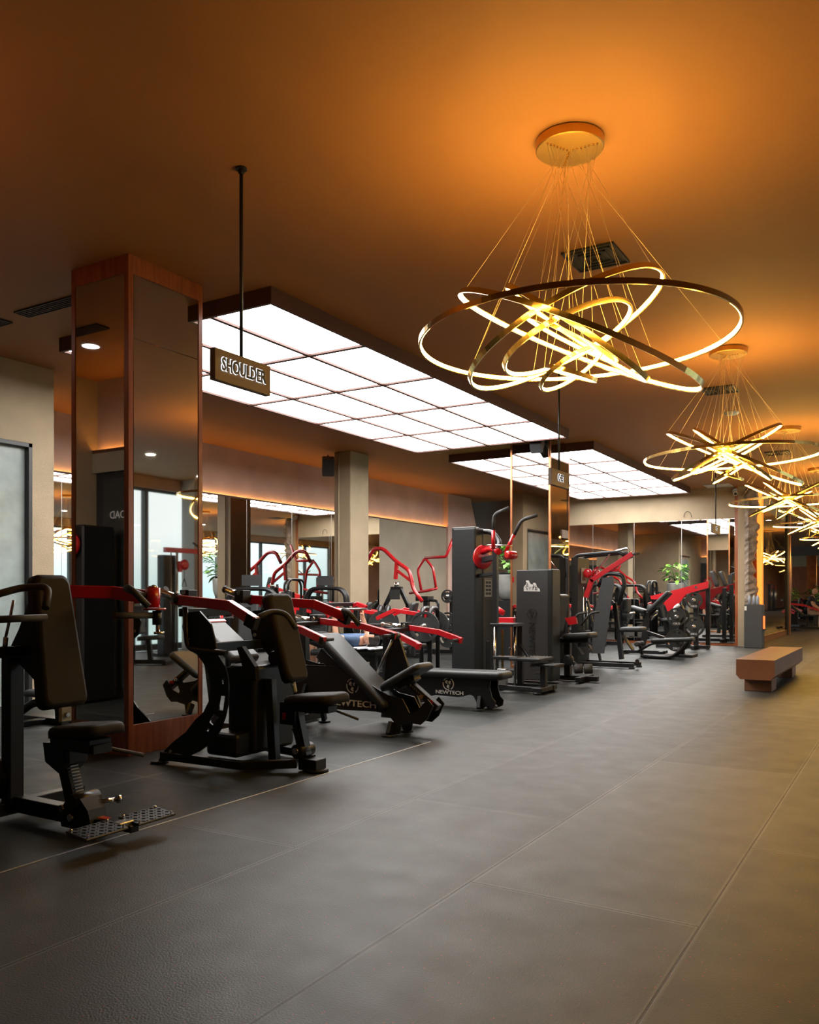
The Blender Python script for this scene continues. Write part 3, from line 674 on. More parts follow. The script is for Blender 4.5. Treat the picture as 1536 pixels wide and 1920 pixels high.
# ---------------------------------------------------------------- second shoulder press with curved side plates
def shoulder_press_far():
    Y = 4.75
    t = thing('shoulder_press_machine', 'plate loaded shoulder press with slotted curved side frames in front of the column', 'gym machine', (-4.1, Y, 0))
    z2 = lambda x, y, yy: at(240+x*.2604, 1060+y*.2604, Y=yy)
    top = Vector((-3.985, Y, 1.255)); bot = Vector((-3.80, Y, .625)); x = (top-bot).normalized(); z = Vector((-x.z, 0, x.x))
    if z.x < 0: z = -z
    pad('backrest', mid(top, bot), x, z, .27, (top-bot).length, .075, 'vinyl', t, taper=.86, cr=.05)
    MB().boxm(Matrix.Translation(mid(top, bot)-z*.05) @ Matrix(((x.x, 0, z.x, 0), (0, 1, 0, 0), (x.z, 0, z.z, 0), (0, 0, 0, 1))), (.50, .17, .02)).done('back_plate', 'black', t)
    pad('seat', (-3.62, Y, .515), Vector((1, 0, .09)), Vector((-.09, 0, 1)), .30, .42, .07, 'vinyl', t, cr=.07)
    b = MB(); b.box((-3.66, Y, .45), (.30, .13, .06)).box((-3.50, Y, .45), (.04, .11, .05)).box((-3.84, Y, .40), (.14, .12, .16)); b.done('seat_carriage', 'black', t)
    MB().beam((-3.83, Y, .52), (-3.72, Y, .10), .07, .075).done('seat_post', 'black', t)
    MB().beam((-3.795, Y-.003, .30), (-3.715, Y-.003, .12), .074, .045).done('post_sleeve', 'navy_steel', t)
    MB().boxm(Matrix.Translation((-3.80, Y-.03, .60)) @ Matrix.Rotation(R(-14), 4, 'Y'), (.03, .03, .10), .008).done('clamp', 'grey_paint', t)
    MB().cyl((-3.80, Y-.048, .605), (-3.80, Y-.055, .605), .012, seg=12).done('clamp_pin', 'chrome', t)
    MB().box((-3.865, Y-.062, .38), (.035, .004, .05)).done('warning_sticker', 'red', t)
    MB().tube([(-3.74, Y+.06, .40), (-3.60, Y+.14, .43), (-3.40, Y+.20, .36)], .010, 8, fil=.05).done('seat_lever', 'grip', t)
    MB().beam((-4.02, Y-.03, .64), (-3.98, Y-.03, .05), .06, .07).done('mast', 'navy_steel', t)
    for s in (-1, 1):
        yy = Y+s*.36
        outer = [(250, 1350), (330, 1270), (420, 1200), (490, 1110), (545, 1060), (585, 980), (598, 880), (585, 780), (545, 700), (500, 640), (420, 560), (395, 440), (420, 340), (520, 330), (600, 420), (625, 520), (650, 640), (700, 720), (725, 810), (728, 900), (722, 1000), (700, 1100), (665, 1190), (610, 1270), (520, 1340), (420, 1385), (330, 1410), (255, 1440), (225, 1430)]
        def Z(pts): return [Vector((v.x+.0, yy, max(v.z, .02))) for v in (z2(a, c, Y-.36) for a, c in pts)]
        slots = [[(672, 820), (700, 812), (706, 850), (678, 858)], [(668, 940), (704, 940), (690, 1045), (650, 1040)], [(622, 1070), (662, 1092), (614, 1150), (586, 1124)], [(570, 1170), (582, 1160), (594, 1172), (592, 1188), (580, 1196), (570, 1186)]]
        MB().prism(Z(outer), (0, .014, 0), [Z(q) for q in slots]).done('side_frame', 'black', t)
        f0 = Z([(215, 1420)])[0]
        MB().cyl((f0.x+.02, yy, 0), (f0.x+.02, yy, .02), .065).done('foot_pad', 'black_satin', t)
        b = MB(); bolt(b, (f0.x+.15, yy-.012, .10), (0, 1, 0), .014, .008); bolt(b, (-4.50, yy-.012, .93), (0, 1, 0), .016, .008); b.done('bolts', 'chrome', t)
        MB().path([(f0.x+.06, yy, .06), (-4.05, Y+s*.30, .05), (-3.74, Y+s*.10, .06)], .05, .06).done('floor_rail', 'black', t)
        # red press arm and its grip
        e = Vector((-3.73, Y+s*.53, 1.075)); r0 = Vector((-4.62, Y+s*.38, 1.215)); r1 = Vector((-4.0, Y+s*.47, 1.175))
        arm = MB().path([r0, r1, e], .05, .07).done('press_arm', 'red', t)
        MB().beam(e-Vector((.06, 0, -.015)), e+Vector((.02, 0, -.02)), .056, .085).done('arm_end', 'black', arm)
        MB().tube([e+Vector((0, -s*.02, .02)), e+Vector((.04, -s*.12, .065)), e+Vector((.13, -s*.17, .05)), e+Vector((.22, -s*.16, -.05))], .0185, 12, fil=.06).done('curved_grip', 'grip', arm)
        MB().cyl(r0+Vector((.03, 0, 0)), r0+Vector((-.22, 0, .075)), .030).done('weight_horn', 'chrome', arm)
        MB().cyl(r0+Vector((.06, 0, -.01)), r0+Vector((.0, 0, .012)), .042).done('horn_collar', 'black', arm)
        MB().cyl(r0+Vector((-.215, 0, .073)), r0+Vector((-.235, 0, .08)), .031).done('horn_cap', 'black', arm)
        MB().box(r0+Vector((.04, -s*.09, .02)), (.09, .09, .10)).done('pivot_block', 'black', arm)
        MB().cyl(r0+Vector((.04, -s*.09-.05, .05)), r0+Vector((.04, -s*.09+.05, .05)), .018).done('pivot_pin', 'chrome', arm)
    b = MB(); b.lohi((-4.32, Y-.16, .10), (-4.06, Y+.30, .74), bev=.03, seg=2).lohi((-4.40, Y-.30, .09), (-4.10, Y+.30, .26), bev=.03, seg=2); b.done('rear_housing', 'black', t)
    MB().beam((-4.45, Y-.34, .86), (-4.45, Y+.34, .86), .06, .07).done('cross_beam', 'black', t)
    b = MB(); b.prism([(-4.30, Y-.2, .60), (-3.99, Y-.2, .64), (-4.0, Y-.2, .74), (-4.12, Y-.2, .88), (-4.17, Y-.2, .87), (-4.12, Y-.2, .74), (-4.30, Y-.2, .72)], (0, .04, 0)); b.done('gusset', 'black', t)
    b = MB(); b.tube([(-4.52, Y-.38, 1.16), (-4.50, Y-.38, .86), (-4.12, Y-.38, .84)], .02, 10, fil=.07); b.done('rear_handrail', 'black', t)
    b = MB(); b.beam((-4.58, Y-.36, 1.12), (-4.58, Y+.36, 1.12), .06, .06); b.done('cross_beam', 'black', t)
    b = MB(); b.lathe([(.05, -.14), (.055, -.13), (.055, .13), (.05, .14)], (-4.05, Y+.18, .78), (0, 1, 0)); b.done('bumper_roller', 'black_satin', t)
    b = MB(); b.box((-3.66, Y, .05), (.16, .12, .08)).cyl((-3.74, Y-.08, .14), (-3.74, Y+.08, .14), .05); b.done('base_hub', 'black', t)
    MB().cyl((-3.74, Y-.095, .145), (-3.74, Y-.078, .145), .024).done('pivot_bolts', 'chrome', t)
    MB().cyl((-3.62, Y, 0), (-3.62, Y, .022), .085).done('foot_pad', 'black_satin', t)
    emblem((-4.36, Y-.355, .33), .035, t, 'grey_paint')
    return t
shoulder_press_far()

# ---------------------------------------------------------------- incline and flat press benches with lettered side plates
def press_bench(Y, kind):
    zc = lambda x, y, yy=None: at(560+x*.2604, 1040+y*.2604, Y=Y if yy is None else yy)
    inc = kind == 'incline'
    lab = 'incline chest press with sloping black pad and white NEWTECH lettering' if inc else 'flat bench press with low black bench, lettered side and red arms'
    t = thing('chest_press_machine', lab, 'gym machine', (-4.3 if inc else -4.5, Y, 0))
    if inc:
        yy = Y-.10
        outl = [(-60, 760), (60, 795), (300, 805), (170, 640), (215, 635), (430, 880), (640, 1010), (750, 1040), (800, 1140), (860, 1120), (930, 1040), (970, 1090), (930, 1180), (880, 1225), (820, 1215), (740, 1225), (730, 1290), (680, 1295), (685, 1200), (640, 1145), (560, 1130), (200, 1110), (-60, 1130)]
        def Zp(pts, yy): return [Vector((v.x, yy, max(v.z, .015))) for v in (zc(a, c, Y-.10) for a, c in pts)]
        for s in (-1, 1): MB().prism(Zp(outl, Y+s*.10), (0, .012, 0)).done('side_plate', 'black', t)
        b = MB(); b.lohi((-5.0, Y-.09, .22), (-4.45, Y+.09, .50)); b.beam((-4.8, Y, .70), (-4.05, Y, .22), .16, .10); b.done('spine', 'black', t)
        emblem(zc(388, 945, Y-.112), .068, t)
        text('lettering', 'NEWTECH', .080, zc(385, 1072, Y-.112), FY, 'white_paint', t, ext=.002, bold=.0015, sx=1.38)
        p0 = at(618, 1190, Y=Y); p1 = at(738, 1318, Y=Y); d = (p1-p0).normalized(); z = Vector((-d.z, 0, d.x))
        if z.z < 0: z = -z
        pad('back_pad', mid(p0, p1)-z*.02, -d, z, .34, (p1-p0).length+.05, .07, 'vinyl_black', t, taper=1.0, cr=.04)
        pad('head_pad', at(622, 1196, Y=Y)+Vector((-.08, 0, .0)), Vector((-1, 0, .02)), Vector((0, 0, 1)), .26, .20, .06, 'vinyl_black', t, cr=.03)
        s0 = at(732, 1285, Y=Y); s1 = at(792, 1250, Y=Y); d = (s1-s0).normalized(); z = Vector((-d.z, 0, d.x))
        pad('seat', mid(s0, s1), d, z, .30, (s1-s0).length+.08, .065, 'vinyl_black', t, cr=.05)
        MB().boxm(Matrix.Translation(mid(s0, s1)-z*.055) @ Matrix(((d.x, 0, z.x, 0), (0, 1, 0, 0), (d.z, 0, z.z, 0), (0, 0, 0, 1))), (.20, .12, .05)).done('seat_bracket', 'black', t)
        a0 = at(768, 1280, Y=Y); a1 = at(822, 1328, Y=Y)
        MB().beam(a0, a1, .07, .06).done('seat_rail', 'black', t)
        b = MB(); dd = (a1-a0)
        for k in range(7): b.box(a0+dd*(.08+.07*k)+Vector((.012, -.037, .0)), (.014, .004, .02), bev=0)
        b.done('rail_scale', 'brass', t)
        MB().cyl(at(789, 1307, Y=Y-.04), at(789, 1307, Y=Y-.075), .020).done('adjust_knob', 'chrome', t)
        MB().box(at(806, 1316, Y=Y-.045), (.06, .004, .03)).done('warning_sticker', 'red', t)
        fx = -3.97
        for s in (-1, 1):
            MB().cyl((fx, Y+s*.15, 0), (fx, Y+s*.15, .018), .065).done('foot_pad', 'black_satin', t)
            MB().beam((fx, Y+s*.15, .02), (fx, Y+s*.10, .12), .04, .06).done('leg', 'black', t)
            MB().cyl((-4.95, Y+s*.22, 0), (-4.95, Y+s*.22, .018), .06).done('foot_pad', 'black_satin', t)
            MB().beam((-4.95, Y+s*.22, .02), (-4.92, Y+s*.09, .40), .04, .06).done('leg', 'black', t)
        ends = {-1: at(606, 1200, Y=Y-.42), 1: at(740, 1192, Y=Y+.47)}
    else:
        outl = [(770, 880), (1340, 880), (1385, 900), (1378, 960), (1395, 1030), (1420, 1060), (1415, 1100), (1385, 1120), (1360, 1085), (1330, 1110), (1290, 1120), (1282, 1060), (1262, 1020), (1235, 1005), (1190, 1020), (1150, 1025), (990, 1010), (940, 1020), (780, 1040)]
        def Zp(pts, yy): return [Vector((v.x, yy, max(v.z, .015))) for v in (zc(a, c, Y-.10) for a, c in pts)]
        for s in (-1, 1): MB().prism(Zp(outl, Y+s*.10), (0, .012, 0)).done('side_plate', 'black', t)
        MB().lohi((-5.0, Y-.09, .17), (-4.15, Y+.09, .33)).done('spine', 'black', t)
        emblem(zc(1078, 930, Y-.112), .07, t)
        text('lettering', 'NEWTECH', .056, zc(1086, 993, Y-.112), FY, 'white_paint', t, ext=.002, bold=.001, sx=1.30)
        pad('bench_pad', (-4.40, Y, .375), Vector((1, 0, .012)), Vector((0, 0, 1)), .32, 1.30, .075, 'vinyl_black', t, cr=.05)
        MB().lohi((-5.0, Y-.12, .325), (-3.82, Y+.12, .34)).done('pad_board', 'black', t)
        for s in (-1, 1):
            MB().cyl((-4.02, Y+s*.17, 0), (-4.02, Y+s*.17, .018), .065).done('foot_pad', 'black_satin', t)
            MB().beam((-4.02, Y+s*.17, .02), (-4.04, Y+s*.10, .14), .04, .06).done('leg', 'black', t)
            MB().cyl((-4.95, Y+s*.2, 0), (-4.95, Y+s*.2, .018), .06).done('foot_pad', 'black_satin', t)
            MB().beam((-4.95, Y+s*.2, .02), (-4.95, Y+s*.1, .2), .04, .06).done('leg', 'black', t)
        ends = {-1: at(786, 1211, Y=Y-.45), 1: at(864, 1200, Y=Y+.42)}
    # rear mast and the two red levers
    rx = -5.12 if inc else -5.22; hz = .95 if inc else .82
    b = MB(); b.beam((rx, Y-.14, .04), (rx, Y-.12, hz), .07, .07, up=(0, 1, 0)).beam((rx, Y+.14, .04), (rx, Y+.12, hz), .07, .07, up=(0, 1, 0)).beam((rx, Y-.34, hz), (rx, Y+.34, hz), .07, .07).beam((rx, Y-.36, .05), (rx, Y+.36, .05), .08, .07).beam((rx, Y, .25), (rx+.4, Y, .25), .1, .1)
    b.done('rear_frame', 'black', t)
    for s in (-1, 1):
        e = ends[s]; r0 = Vector((rx-.02, Y+s*.34, .99 if inc else .86)); k1 = r0.lerp(e, .60)+Vector((0, s*.015, .03))
        arm = MB().path([r0, k1, e], .05, .065).done('press_arm', 'red', t)
        MB().box(r0, (.10, .10, .12)).done('pivot_block', 'black', arm)
        MB().cyl(r0+Vector((0, -.06, .02)), r0+Vector((0, .06, .02)), .02).done('pivot_pin', 'chrome', arm)
        MB().cyl(r0+Vector((-.02, 0, 0)), r0+Vector((-.30, 0, .03)), .028).done('weight_horn', 'chrome', arm)
        MB().tube([e+Vector((-.03, 0, 0)), e+Vector((-.02, -s*.17, .0))], .018, 12).done('grip', 'grip', arm)
        MB().beam(e-Vector((.03, 0, 0)), e+Vector((.015, 0, -.01)), .055, .07).done('arm_end', 'black' if inc else 'red', arm)
    if inc:
        k = at(740, 1192, Y=Y+.50)
        MB().cyl(k+Vector((0, -.06, 0)), k+Vector((0, .06, 0)), .035).done('joint', 'black', t)
        q = at(705, 1268, Y=Y+.50)
        MB().cyl(k, q, .016).cyl(q, Vector((q.x-.02, q.y, .20)), .024).done('shock_strut', 'steel', t)
        MB().prism([(k.x-.08, Y+.52, k.z-.03), (k.x+.05, Y+.52, k.z-.03), (k.x+.34, Y+.52, .05), (k.x-.16, Y+.52, .05)], (0, .03, 0)).done('rear_shield', 'black', t)
    return t
press_bench(6.4, 'incline'); press_bench(8.3, 'flat')

# ---------------------------------------------------------------- wooden bench in the aisle
t = thing('aisle_bench', 'low brown bench with two block legs standing in the aisle', 'bench', (-1.72, 13.0, 0))
x0, x1, y0, y1 = -1.96, -1.50, 11.42, 14.5
prof = [(x0, .42), (x1, .42), (x1, .22), (x1-.05, .165), (x0+.05, .165), (x0, .22)]
MB().prism([(x, y0, z) for x, z in prof], (0, .001, 0)).b.free()
b = MB(); b.prism([(x, (y0+y1)/2, z) for x, z in prof], (0, y1-y0, 0)); b.done('bench_top', 'bench_wood', t)
for ya in (y0+.18, y1-.75): MB().lohi((x0+.07, ya, 0), (x1-.06, ya+.42, .17), bev=.006).done('leg', 'bench_wood', t)

# ---------------------------------------------------------------- chin and dip assist tower
def assist_tower():
    t = thing('assisted_pull_up_machine', 'tall black tower with red pivot discs, upright grips and a ribbed step', 'gym machine', (-4.8, 9.9, 0))
    b = MB(); b.lohi((-5.32, 9.98, .02), (-4.98, 10.52, 2.14), bev=.02, seg=2); b.done('stack_housing', 'black_satin', t)
    b = MB()
    for yy in (10.02, 10.12): b.lohi((-5.34, yy-.03, .02), (-4.99, yy+.02, 2.155), bev=.012, seg=2)
    b.done('corner_post', 'black', t)
    MB().lohi((-4.985, 10.20, .02), (-4.972, 10.50, 2.12), bev=.004).done('front_cover', 'panel_grey', t)
    pc = MB().lohi((-4.974, 10.24, 1.22), (-4.966, 10.46, 1.47), bev=.002).done('placard', 'grey_paint', t)
    b = MB()
    for i in range(2):
        for j in range(4): b.lohi((-4.966, 10.27+.09*i, 1.25+.05*j), (-4.963, 10.34+.09*i, 1.28+.05*j), bev=0)
    b.lohi((-4.966, 10.26, 1.455), (-4.963, 10.44, 1.462), bev=0); b.done('placard_print', 'letter_black', pc)
    MB().lohi((-4.974, 10.30, .05), (-4.965, 10.40, .62), bev=.003).done('slot', 'letter_black', t)
    MB().tube([(-5.05, 10.25, 2.10), (-4.85, 10.22, 2.10), (-4.70, 10.15, 1.95), (-4.67, 10.0, 1.84)], .035, 12, fil=.12).done('top_arc', 'black', t)
    MB().beam((-4.66, 9.93, .04), (-4.66, 9.93, 1.86), .06, .07, up=(0, 1, 0)).done('front_post', 'black', t)
    b = MB(); b.beam((-5.02, 10.15, 1.70), (-4.66, 9.95, 1.74), .07, .07).beam((-4.98, 10.1, 1.50), (-4.66, 9.93, 1.53), .05, .05); b.done('cross_tube', 'black_satin', t)
    MB().lathe([(.06, -.02), (.155, -.018), (.165, 0), (.155, .018), (.06, .02)], (-4.93, 10.1, 1.75), (1, -.45, 0), 32).done('pivot_disc', 'red', t)
    b = MB(); b.tube([(-4.92, 10.08, 1.82), (-4.75, 9.98, 1.86), (-4.60, 9.90, 1.80)], .04, 12, fil=.05); b.done('pivot_arm', 'red', t)
    MB().lathe([(.03, -.08), (.055, -.07), (.055, .07), (.03, .08)], (-4.47, 9.99, 1.76), (.4, 1, 0)).done('swivel', 'red', t)
    MB().tube([(-4.88, 10.0, 1.90), (-4.7, 9.95, 1.90), (-4.45, 9.98, 1.88)], .008, 8, fil=.1).done('hoop', 'chrome', t)
    ga = [((925, 1030), (926, 965), (955, 952), 9.70), ((948, 1036), (978, 975), (1008, 966), 10.05)]
    for a, c_, d, yy in ga:
        A, B_, D = at(*a, Y=yy), at(*c_, Y=yy), at(*d, Y=yy)
        M_ = A.lerp(B_, .55)
        MB().cyl(A, M_, .026).done('handle_tube', 'red', t)
        MB().tube([M_, B_, D], .023, 12, fil=.07).done('handle_grip', 'grip', t)
    # guided carriage with chrome rods, scale and step
    for yy in (9.82, 10.12):
        MB().cyl((-4.62+(yy-9.82)*.5, yy, .05), (-4.62+(yy-9.82)*.5, yy, .86), .018).done('guide_rod', 'chrome', t)
    b = MB(); b.lohi((-4.68, 9.80, .84), (-4.36, 10.18, .88)).beam((-4.40, 10.14, .04), (-4.40, 10.14, .86), .07, .07, up=(0, 1, 0)).lohi((-4.64, 9.80, .42), (-4.30, 9.98, .46)).beam((-4.40, 10.12, .60), (-4.22, 10.02, .42), .03, .04)
    b.done('carriage_frame', 'black', t)
    MB().lohi((-4.56, 9.885, .28), (-4.53, 9.90, .80), bev=.001).done('weight_scale', 'brass', t)
    MB().lohi((-4.58, 9.80, .10), (-4.46, 9.88, .30)).done('lower_weights', 'steel', t)
    MB().cyl((-4.42, 9.86, .56), (-4.40, 9.80, .56), .02).done('adjust_knob', 'chrome', t)
    M = Matrix.Translation((-4.20, 10.02, .43))
    st = MB().boxm(M, (.42, .46, .035), .006).done('step_plate', 'black_satin', t)
    b = MB()
    for i in range(9):
        for j in range(10): b.boxm(M @ Matrix.Translation((-.18+i*.045, -.20+j*.045, .02)) @ Matrix.Rotation(R(45 if (i+j) % 2 else -45), 4, 'Z'), (.030, .008, .006), 0)
    b.done('tread', 'grey_paint', st)
    b = MB(); b.beam((-4.02, 10.0, .02), (-4.02, 10.0, .36), .07, .09, up=(0, 1, 0)).lohi((-4.14, 9.85, .35), (-3.82, 10.2, .375)); b.done('step_post', 'black', t)
    b = MB(); b.lohi((-4.72, 9.82, .03), (-4.0, 9.90, .09)).lohi((-4.72, 10.16, .03), (-3.95, 10.24, .09)).lohi((-4.10, 9.78, .03), (-3.96, 10.30, .085)).lohi((-5.2, 10.0, .0), (-4.6, 10.10, .06)); b.done('base_frame', 'black', t)
    for p in ((-4.03, 9.80), (-4.03, 10.28)): MB().cyl((*p, 0), (*p, .03), .05).done('foot_pad', 'black_satin', t)
    return t
assist_tower()

# ---------------------------------------------------------------- leg extension with the lettered grey shield
def leg_extension():
    Y = 11.1
    t = thing('leg_extension_machine', 'grey shield with NEWTECH running down it, stickered, with foam ankle rollers', 'gym machine', (-4.6, 11.3, 0))
    MB().lohi((-4.88, Y, .04), (-4.40, Y+.03, 1.60), bev=.006).done('shield', 'panel_grey', t)
    MB().lohi((-4.405, Y-.012, .03), (-4.33, Y+.30, 1.61), bev=.02, seg=2).done('side_post', 'black_satin', t)
    MB().lohi((-4.90, Y+.03, .03), (-4.40, Y+.30, 1.55), bev=.01).done('stack_box', 'black', t)
    st = [(-.115, -.055), (.12, -.06), (.115, -.03), (.075, .0), (.06, .045), (.03, .055), (.01, .03), (-.02, .04), (-.045, .085), (-.08, .085), (-.09, .03), (-.115, .0)]
    c = Vector((-4.645, Y-.004, 1.36))
    sk = MB().prism([c+Vector((x*1.05, 0, z*1.1)) for x, z in st], (0, .003, 0)).done('sticker', 'white_paint', t)
    b = MB(); c2 = c+Vector((0, -.004, 0))
    strokes = [[(-.075, .06), (-.055, .035), (-.075, .02), (-.09, .04), (-.075, .06)], [(-.09, .0), (-.05, .015)], [(-.075, -.01), (-.06, -.04)], [(-.04, .0), (-.03, -.035), (-.01, .0)], [(.02, .03), (.03, .015)], [(.01, .0), (.04, .005)], [(.03, 0), (.015, -.035)], [(.05, .02), (.055, -.04)], [(.055, -.01), (.075, -.005), (.08, -.035), (.055, -.035)]]
    for st_ in strokes: b.tube([c2+Vector((x*1.05, 0, z*1.1)) for x, z in st_], .004, 5)
    b.done('sticker_writing', 'letter_black', sk)
    emblem((-4.645, Y-.004, .975), .075, t, 'letter_black')
    return t
def leg_ext_finish():
    t = leg_extension()
    # letters run downwards on the -Y face
    tt = text('lettering', 'NEWTECH', .125, (0, 0, 0), (0, 0, 0), 'letter_black', None, ext=.0015, bold=.0015, sx=1.05)
    M = Matrix.Translation(Vector((-4.645, 11.096, .54))-Vector(ORG[t.name])) @ Matrix(((0, 1, 0, 0), (0, 0, -1, 0), (-1, 0, 0, 0), (0, 0, 0, 1)))
    tt.data.transform(M); tt.parent = t
    Y = 11.62
    pad('backrest', (-4.42, Y, .98), Vector((.18, 0, 1)), Vector((1, 0, -.18)), .38, .55, .08, 'vinyl_black', t)
    pad('seat', (-4.12, Y, .66), Vector((1, 0, .08)), Vector((-.08, 0, 1)), .38, .42, .08, 'vinyl_black', t)
    b = MB(); b.beam((-4.5, Y, .58), (-3.98, Y, .60), .10, .07).beam((-4.30, Y, .05), (-4.30, Y, .58), .09, .09, up=(0, 1, 0)).beam((-4.7, Y, .05), (-3.85, Y, .05), .09, .07).beam((-4.05, Y-.3, .05), (-4.05, Y+.3, .05), .07, .07)
    b.done('frame', 'black', t)
    for s in (-1, 1):
        MB().tube([(-4.20, Y+s*.27, .80), (-4.05, Y+s*.27, .98), (-3.92, Y+s*.27, 1.0)], .017, 10, fil=.05).done('handle_grip', 'grip', t)
    MB().prism([(-4.24, Y-.27, .92), (-4.08, Y-.27, .95), (-4.06, Y-.27, .84), (-4.18, Y-.27, .82)], (0, .05, 0)).done('handle_bracket', 'red', t)
    MB().beam((-4.16, 11.22, .36), (-3.98, 11.22, .22), .05, .05).lathe([(.06, -.03), (.08, -.02), (.08, .02), (.06, .03)], (-4.16, 11.25, .33), (0, 1, 0)).done('lever_arm', 'black', t)
    MB().cyl((-4.03, 11.16, .22), (-3.80, 11.24, .24), .014).done('roller_axle', 'chrome', t)
    for a, c in ((-4.03, -3.93), (-3.91, -3.80)):
        MB().lathe([(.05, -.062), (.068, -.05), (.068, .05), (.05, .062)], ((a+c)/2, 11.17+(a+4.03)*.35, .225), (1, .35, .06), 20).done('foam_roller', 'grip', t)
leg_ext_finish()

# ---------------------------------------------------------------- lat pulldown / row machine behind it
def pulldown():
    Y = 14.3
    t = thing('pulldown_machine', 'pulldown machine with two bent red arms raised over black frame', 'gym machine', (-4.7, Y, 0))
    q = lambda x, y, yy=Y: at(x, y, Y=yy)
    b = MB(); b.lohi((-5.14, Y-.25, .02), (-5.02, Y+.35, 1.90)); b.done('stack_tower', 'black_satin', t)
    pl_ = MB().lohi((-5.015, Y-.10, 1.45), (-5.008, Y+.15, 1.72), bev=.002).done('placard', 'grey_paint', t)
    MB().lohi((-5.008, Y-.05, 1.50), (-5.004, Y+.10, 1.66), bev=0).done('placard_print', 'panel_trim', pl_)
    for yy in (Y-.12, Y+.05): MB().cyl((-4.96, yy, .35), (-4.96, yy, 1.38), .014).done('guide_rod', 'chrome', t)
    MB().lohi((-5.0, Y-.16, .35), (-4.9, Y+.1, .62)).done('weight_stack', 'black', t)
    for s in (-1, 1):
        yy = Y+s*.22
        MB().tube([(-5.12, yy, 1.55), (-5.10, yy, 1.93), (-4.3, yy, 1.98), (-4.2, yy, 1.9)], .03, 10, fil=.12).done('top_tube', 'black_satin', t)
        MB().path([q(1184, 1040, yy), q(1110, 1088, yy), q(1100, 1118, yy)], .06, .085).done('pull_arm', 'red', t)
        e = q(1184, 1040, yy)
        MB().tube([e, e+Vector((-.05, 0, .12)), e+Vector((-.35, 0, .05)), e+Vector((-.65, 0, -.32))], .014, 8, fil=.08).done('hoop_grip', 'chrome', t)
        MB().tube([e, e+Vector((.10, -s*.10, .02))], .02, 8).done('handle_grip', 'grip', t)
        MB().lathe([(.03, -.02), (.08, -.015), (.08, .015), (.03, .02)], (-4.85, yy, 1.62), (0, 1, 0), 24).done('pivot_disc', 'red', t)
        MB().beam(q(1102, 1126, yy), q(1126, 1238, yy), .035, .06, up=(0, 1, 0)).done('leg', 'black', t)
        MB().tube([q(1122, 1100, yy), q(1135, 1074, yy), q(1168, 1078, yy), q(1172, 1095, yy), q(1160, 1135, yy)], .035, 10, fil=.12).done('knee_frame', 'black', t)
        MB().beam((-5.1, yy, .05), (-4.05, yy, .05), .07, .07).done('floor_rail', 'black', t)
        MB().cyl((-4.08, yy, 0), (-4.08, yy, .02), .05).done('foot_pad', 'black_satin', t)
    MB().beam(q(1153, 1130), q(1166, 1236), .07, .09, up=(0, 1, 0)).done('seat_post', 'black', t)
    sh = [(1130, 1084), (1150, 1080), (1152, 1093), (1133, 1225), (1110, 1225), (1115, 1150)]
    MB().prism([q(x, y, Y-.28) for x, y in sh], (0, .02, 0)).done('side_shield', 'panel_grey', t)
    pad('seat', q(1187, 1180), Vector((1, 0, .03)), Vector((0, 0, 1)), .36, .40, .08, 'vinyl_black', t)
    pad('chest_pad', q(1176, 1136), Vector((.05, 0, 1)), Vector((1, 0, -.05)), .24, .26, .09, 'vinyl_black', t)
    b = MB(); b.beam(q(1135, 1118), q(1156, 1136), .05, .05).box(q(1133, 1116), (.10, .14, .07)).beam(q(1115, 1170), q(1140, 1160), .04, .05)
    b.done('thigh_arm', 'black', t)
    for k, (px, py) in enumerate(((1085, 1215), (1105, 1210), (1178, 1205))):
        M = Matrix.Translation(q(px, py, Y-.2+.2*(k % 2))) @ Matrix.Rotation(R(55), 4, 'Y'); MB().boxm(M, (.30, .14, .02)).done('footplate', 'black_satin', t)
    MB().cyl(q(1195, 1240, Y-.30), q(1195, 1240, Y-.1), .035).done('end_joint', 'black', t)
    return t
pulldown()

# ---------------------------------------------------------------- weight benches and the plate loaded squat machine in the far row
def curved_bench():
    Y = 16.6
    t = thing('decline_bench', 'black bench on curved tube legs in front of the plates', 'bench', (-4.1, Y, 0))
    q = lambda x, y, yy=Y: at(x, y, Y=yy)
    pad('bench_pad', q(1262, 1198)+Vector((0, 0, -.02)), Vector((1, 0, .06)), Vector((-.06, 0, 1)), .30, .80, .08, 'vinyl_black', t)
    for s in (-1, 1):
        MB().tube([q(1196, 1222, Y+s*.12), q(1222, 1206, Y+s*.12), q(1248, 1205, Y+s*.12)], .028, 10, fil=.1).done('rear_leg', 'black', t)
        MB().tube([(-4.55, Y+s*.14, .04), (-4.0, Y+s*.14, .04), (-3.80, Y+s*.13, .22), (-3.72, Y+s*.12, .38)], .03, 10, fil=.15).done('curved_leg', 'black', t)
    MB().beam((-4.6, Y, .04), (-4.0, Y, .04), .3, .05).beam(q(1212, 1185), q(1245, 1196), .10, .06).done('base_frame', 'black', t)
    for s in (-1, 1): MB().lathe([(.03, -.09), (.05, -.08), (.05, .08), (.03, .09)], (-4.66, Y+s*.12, .28), (0, 1, 0), 16).done('foam_roller', 'grip', t)
    MB().beam((-4.66, Y, .28), (-4.6, Y, .05), .05, .05).done('roller_post', 'black', t)
    return t
curved_bench()
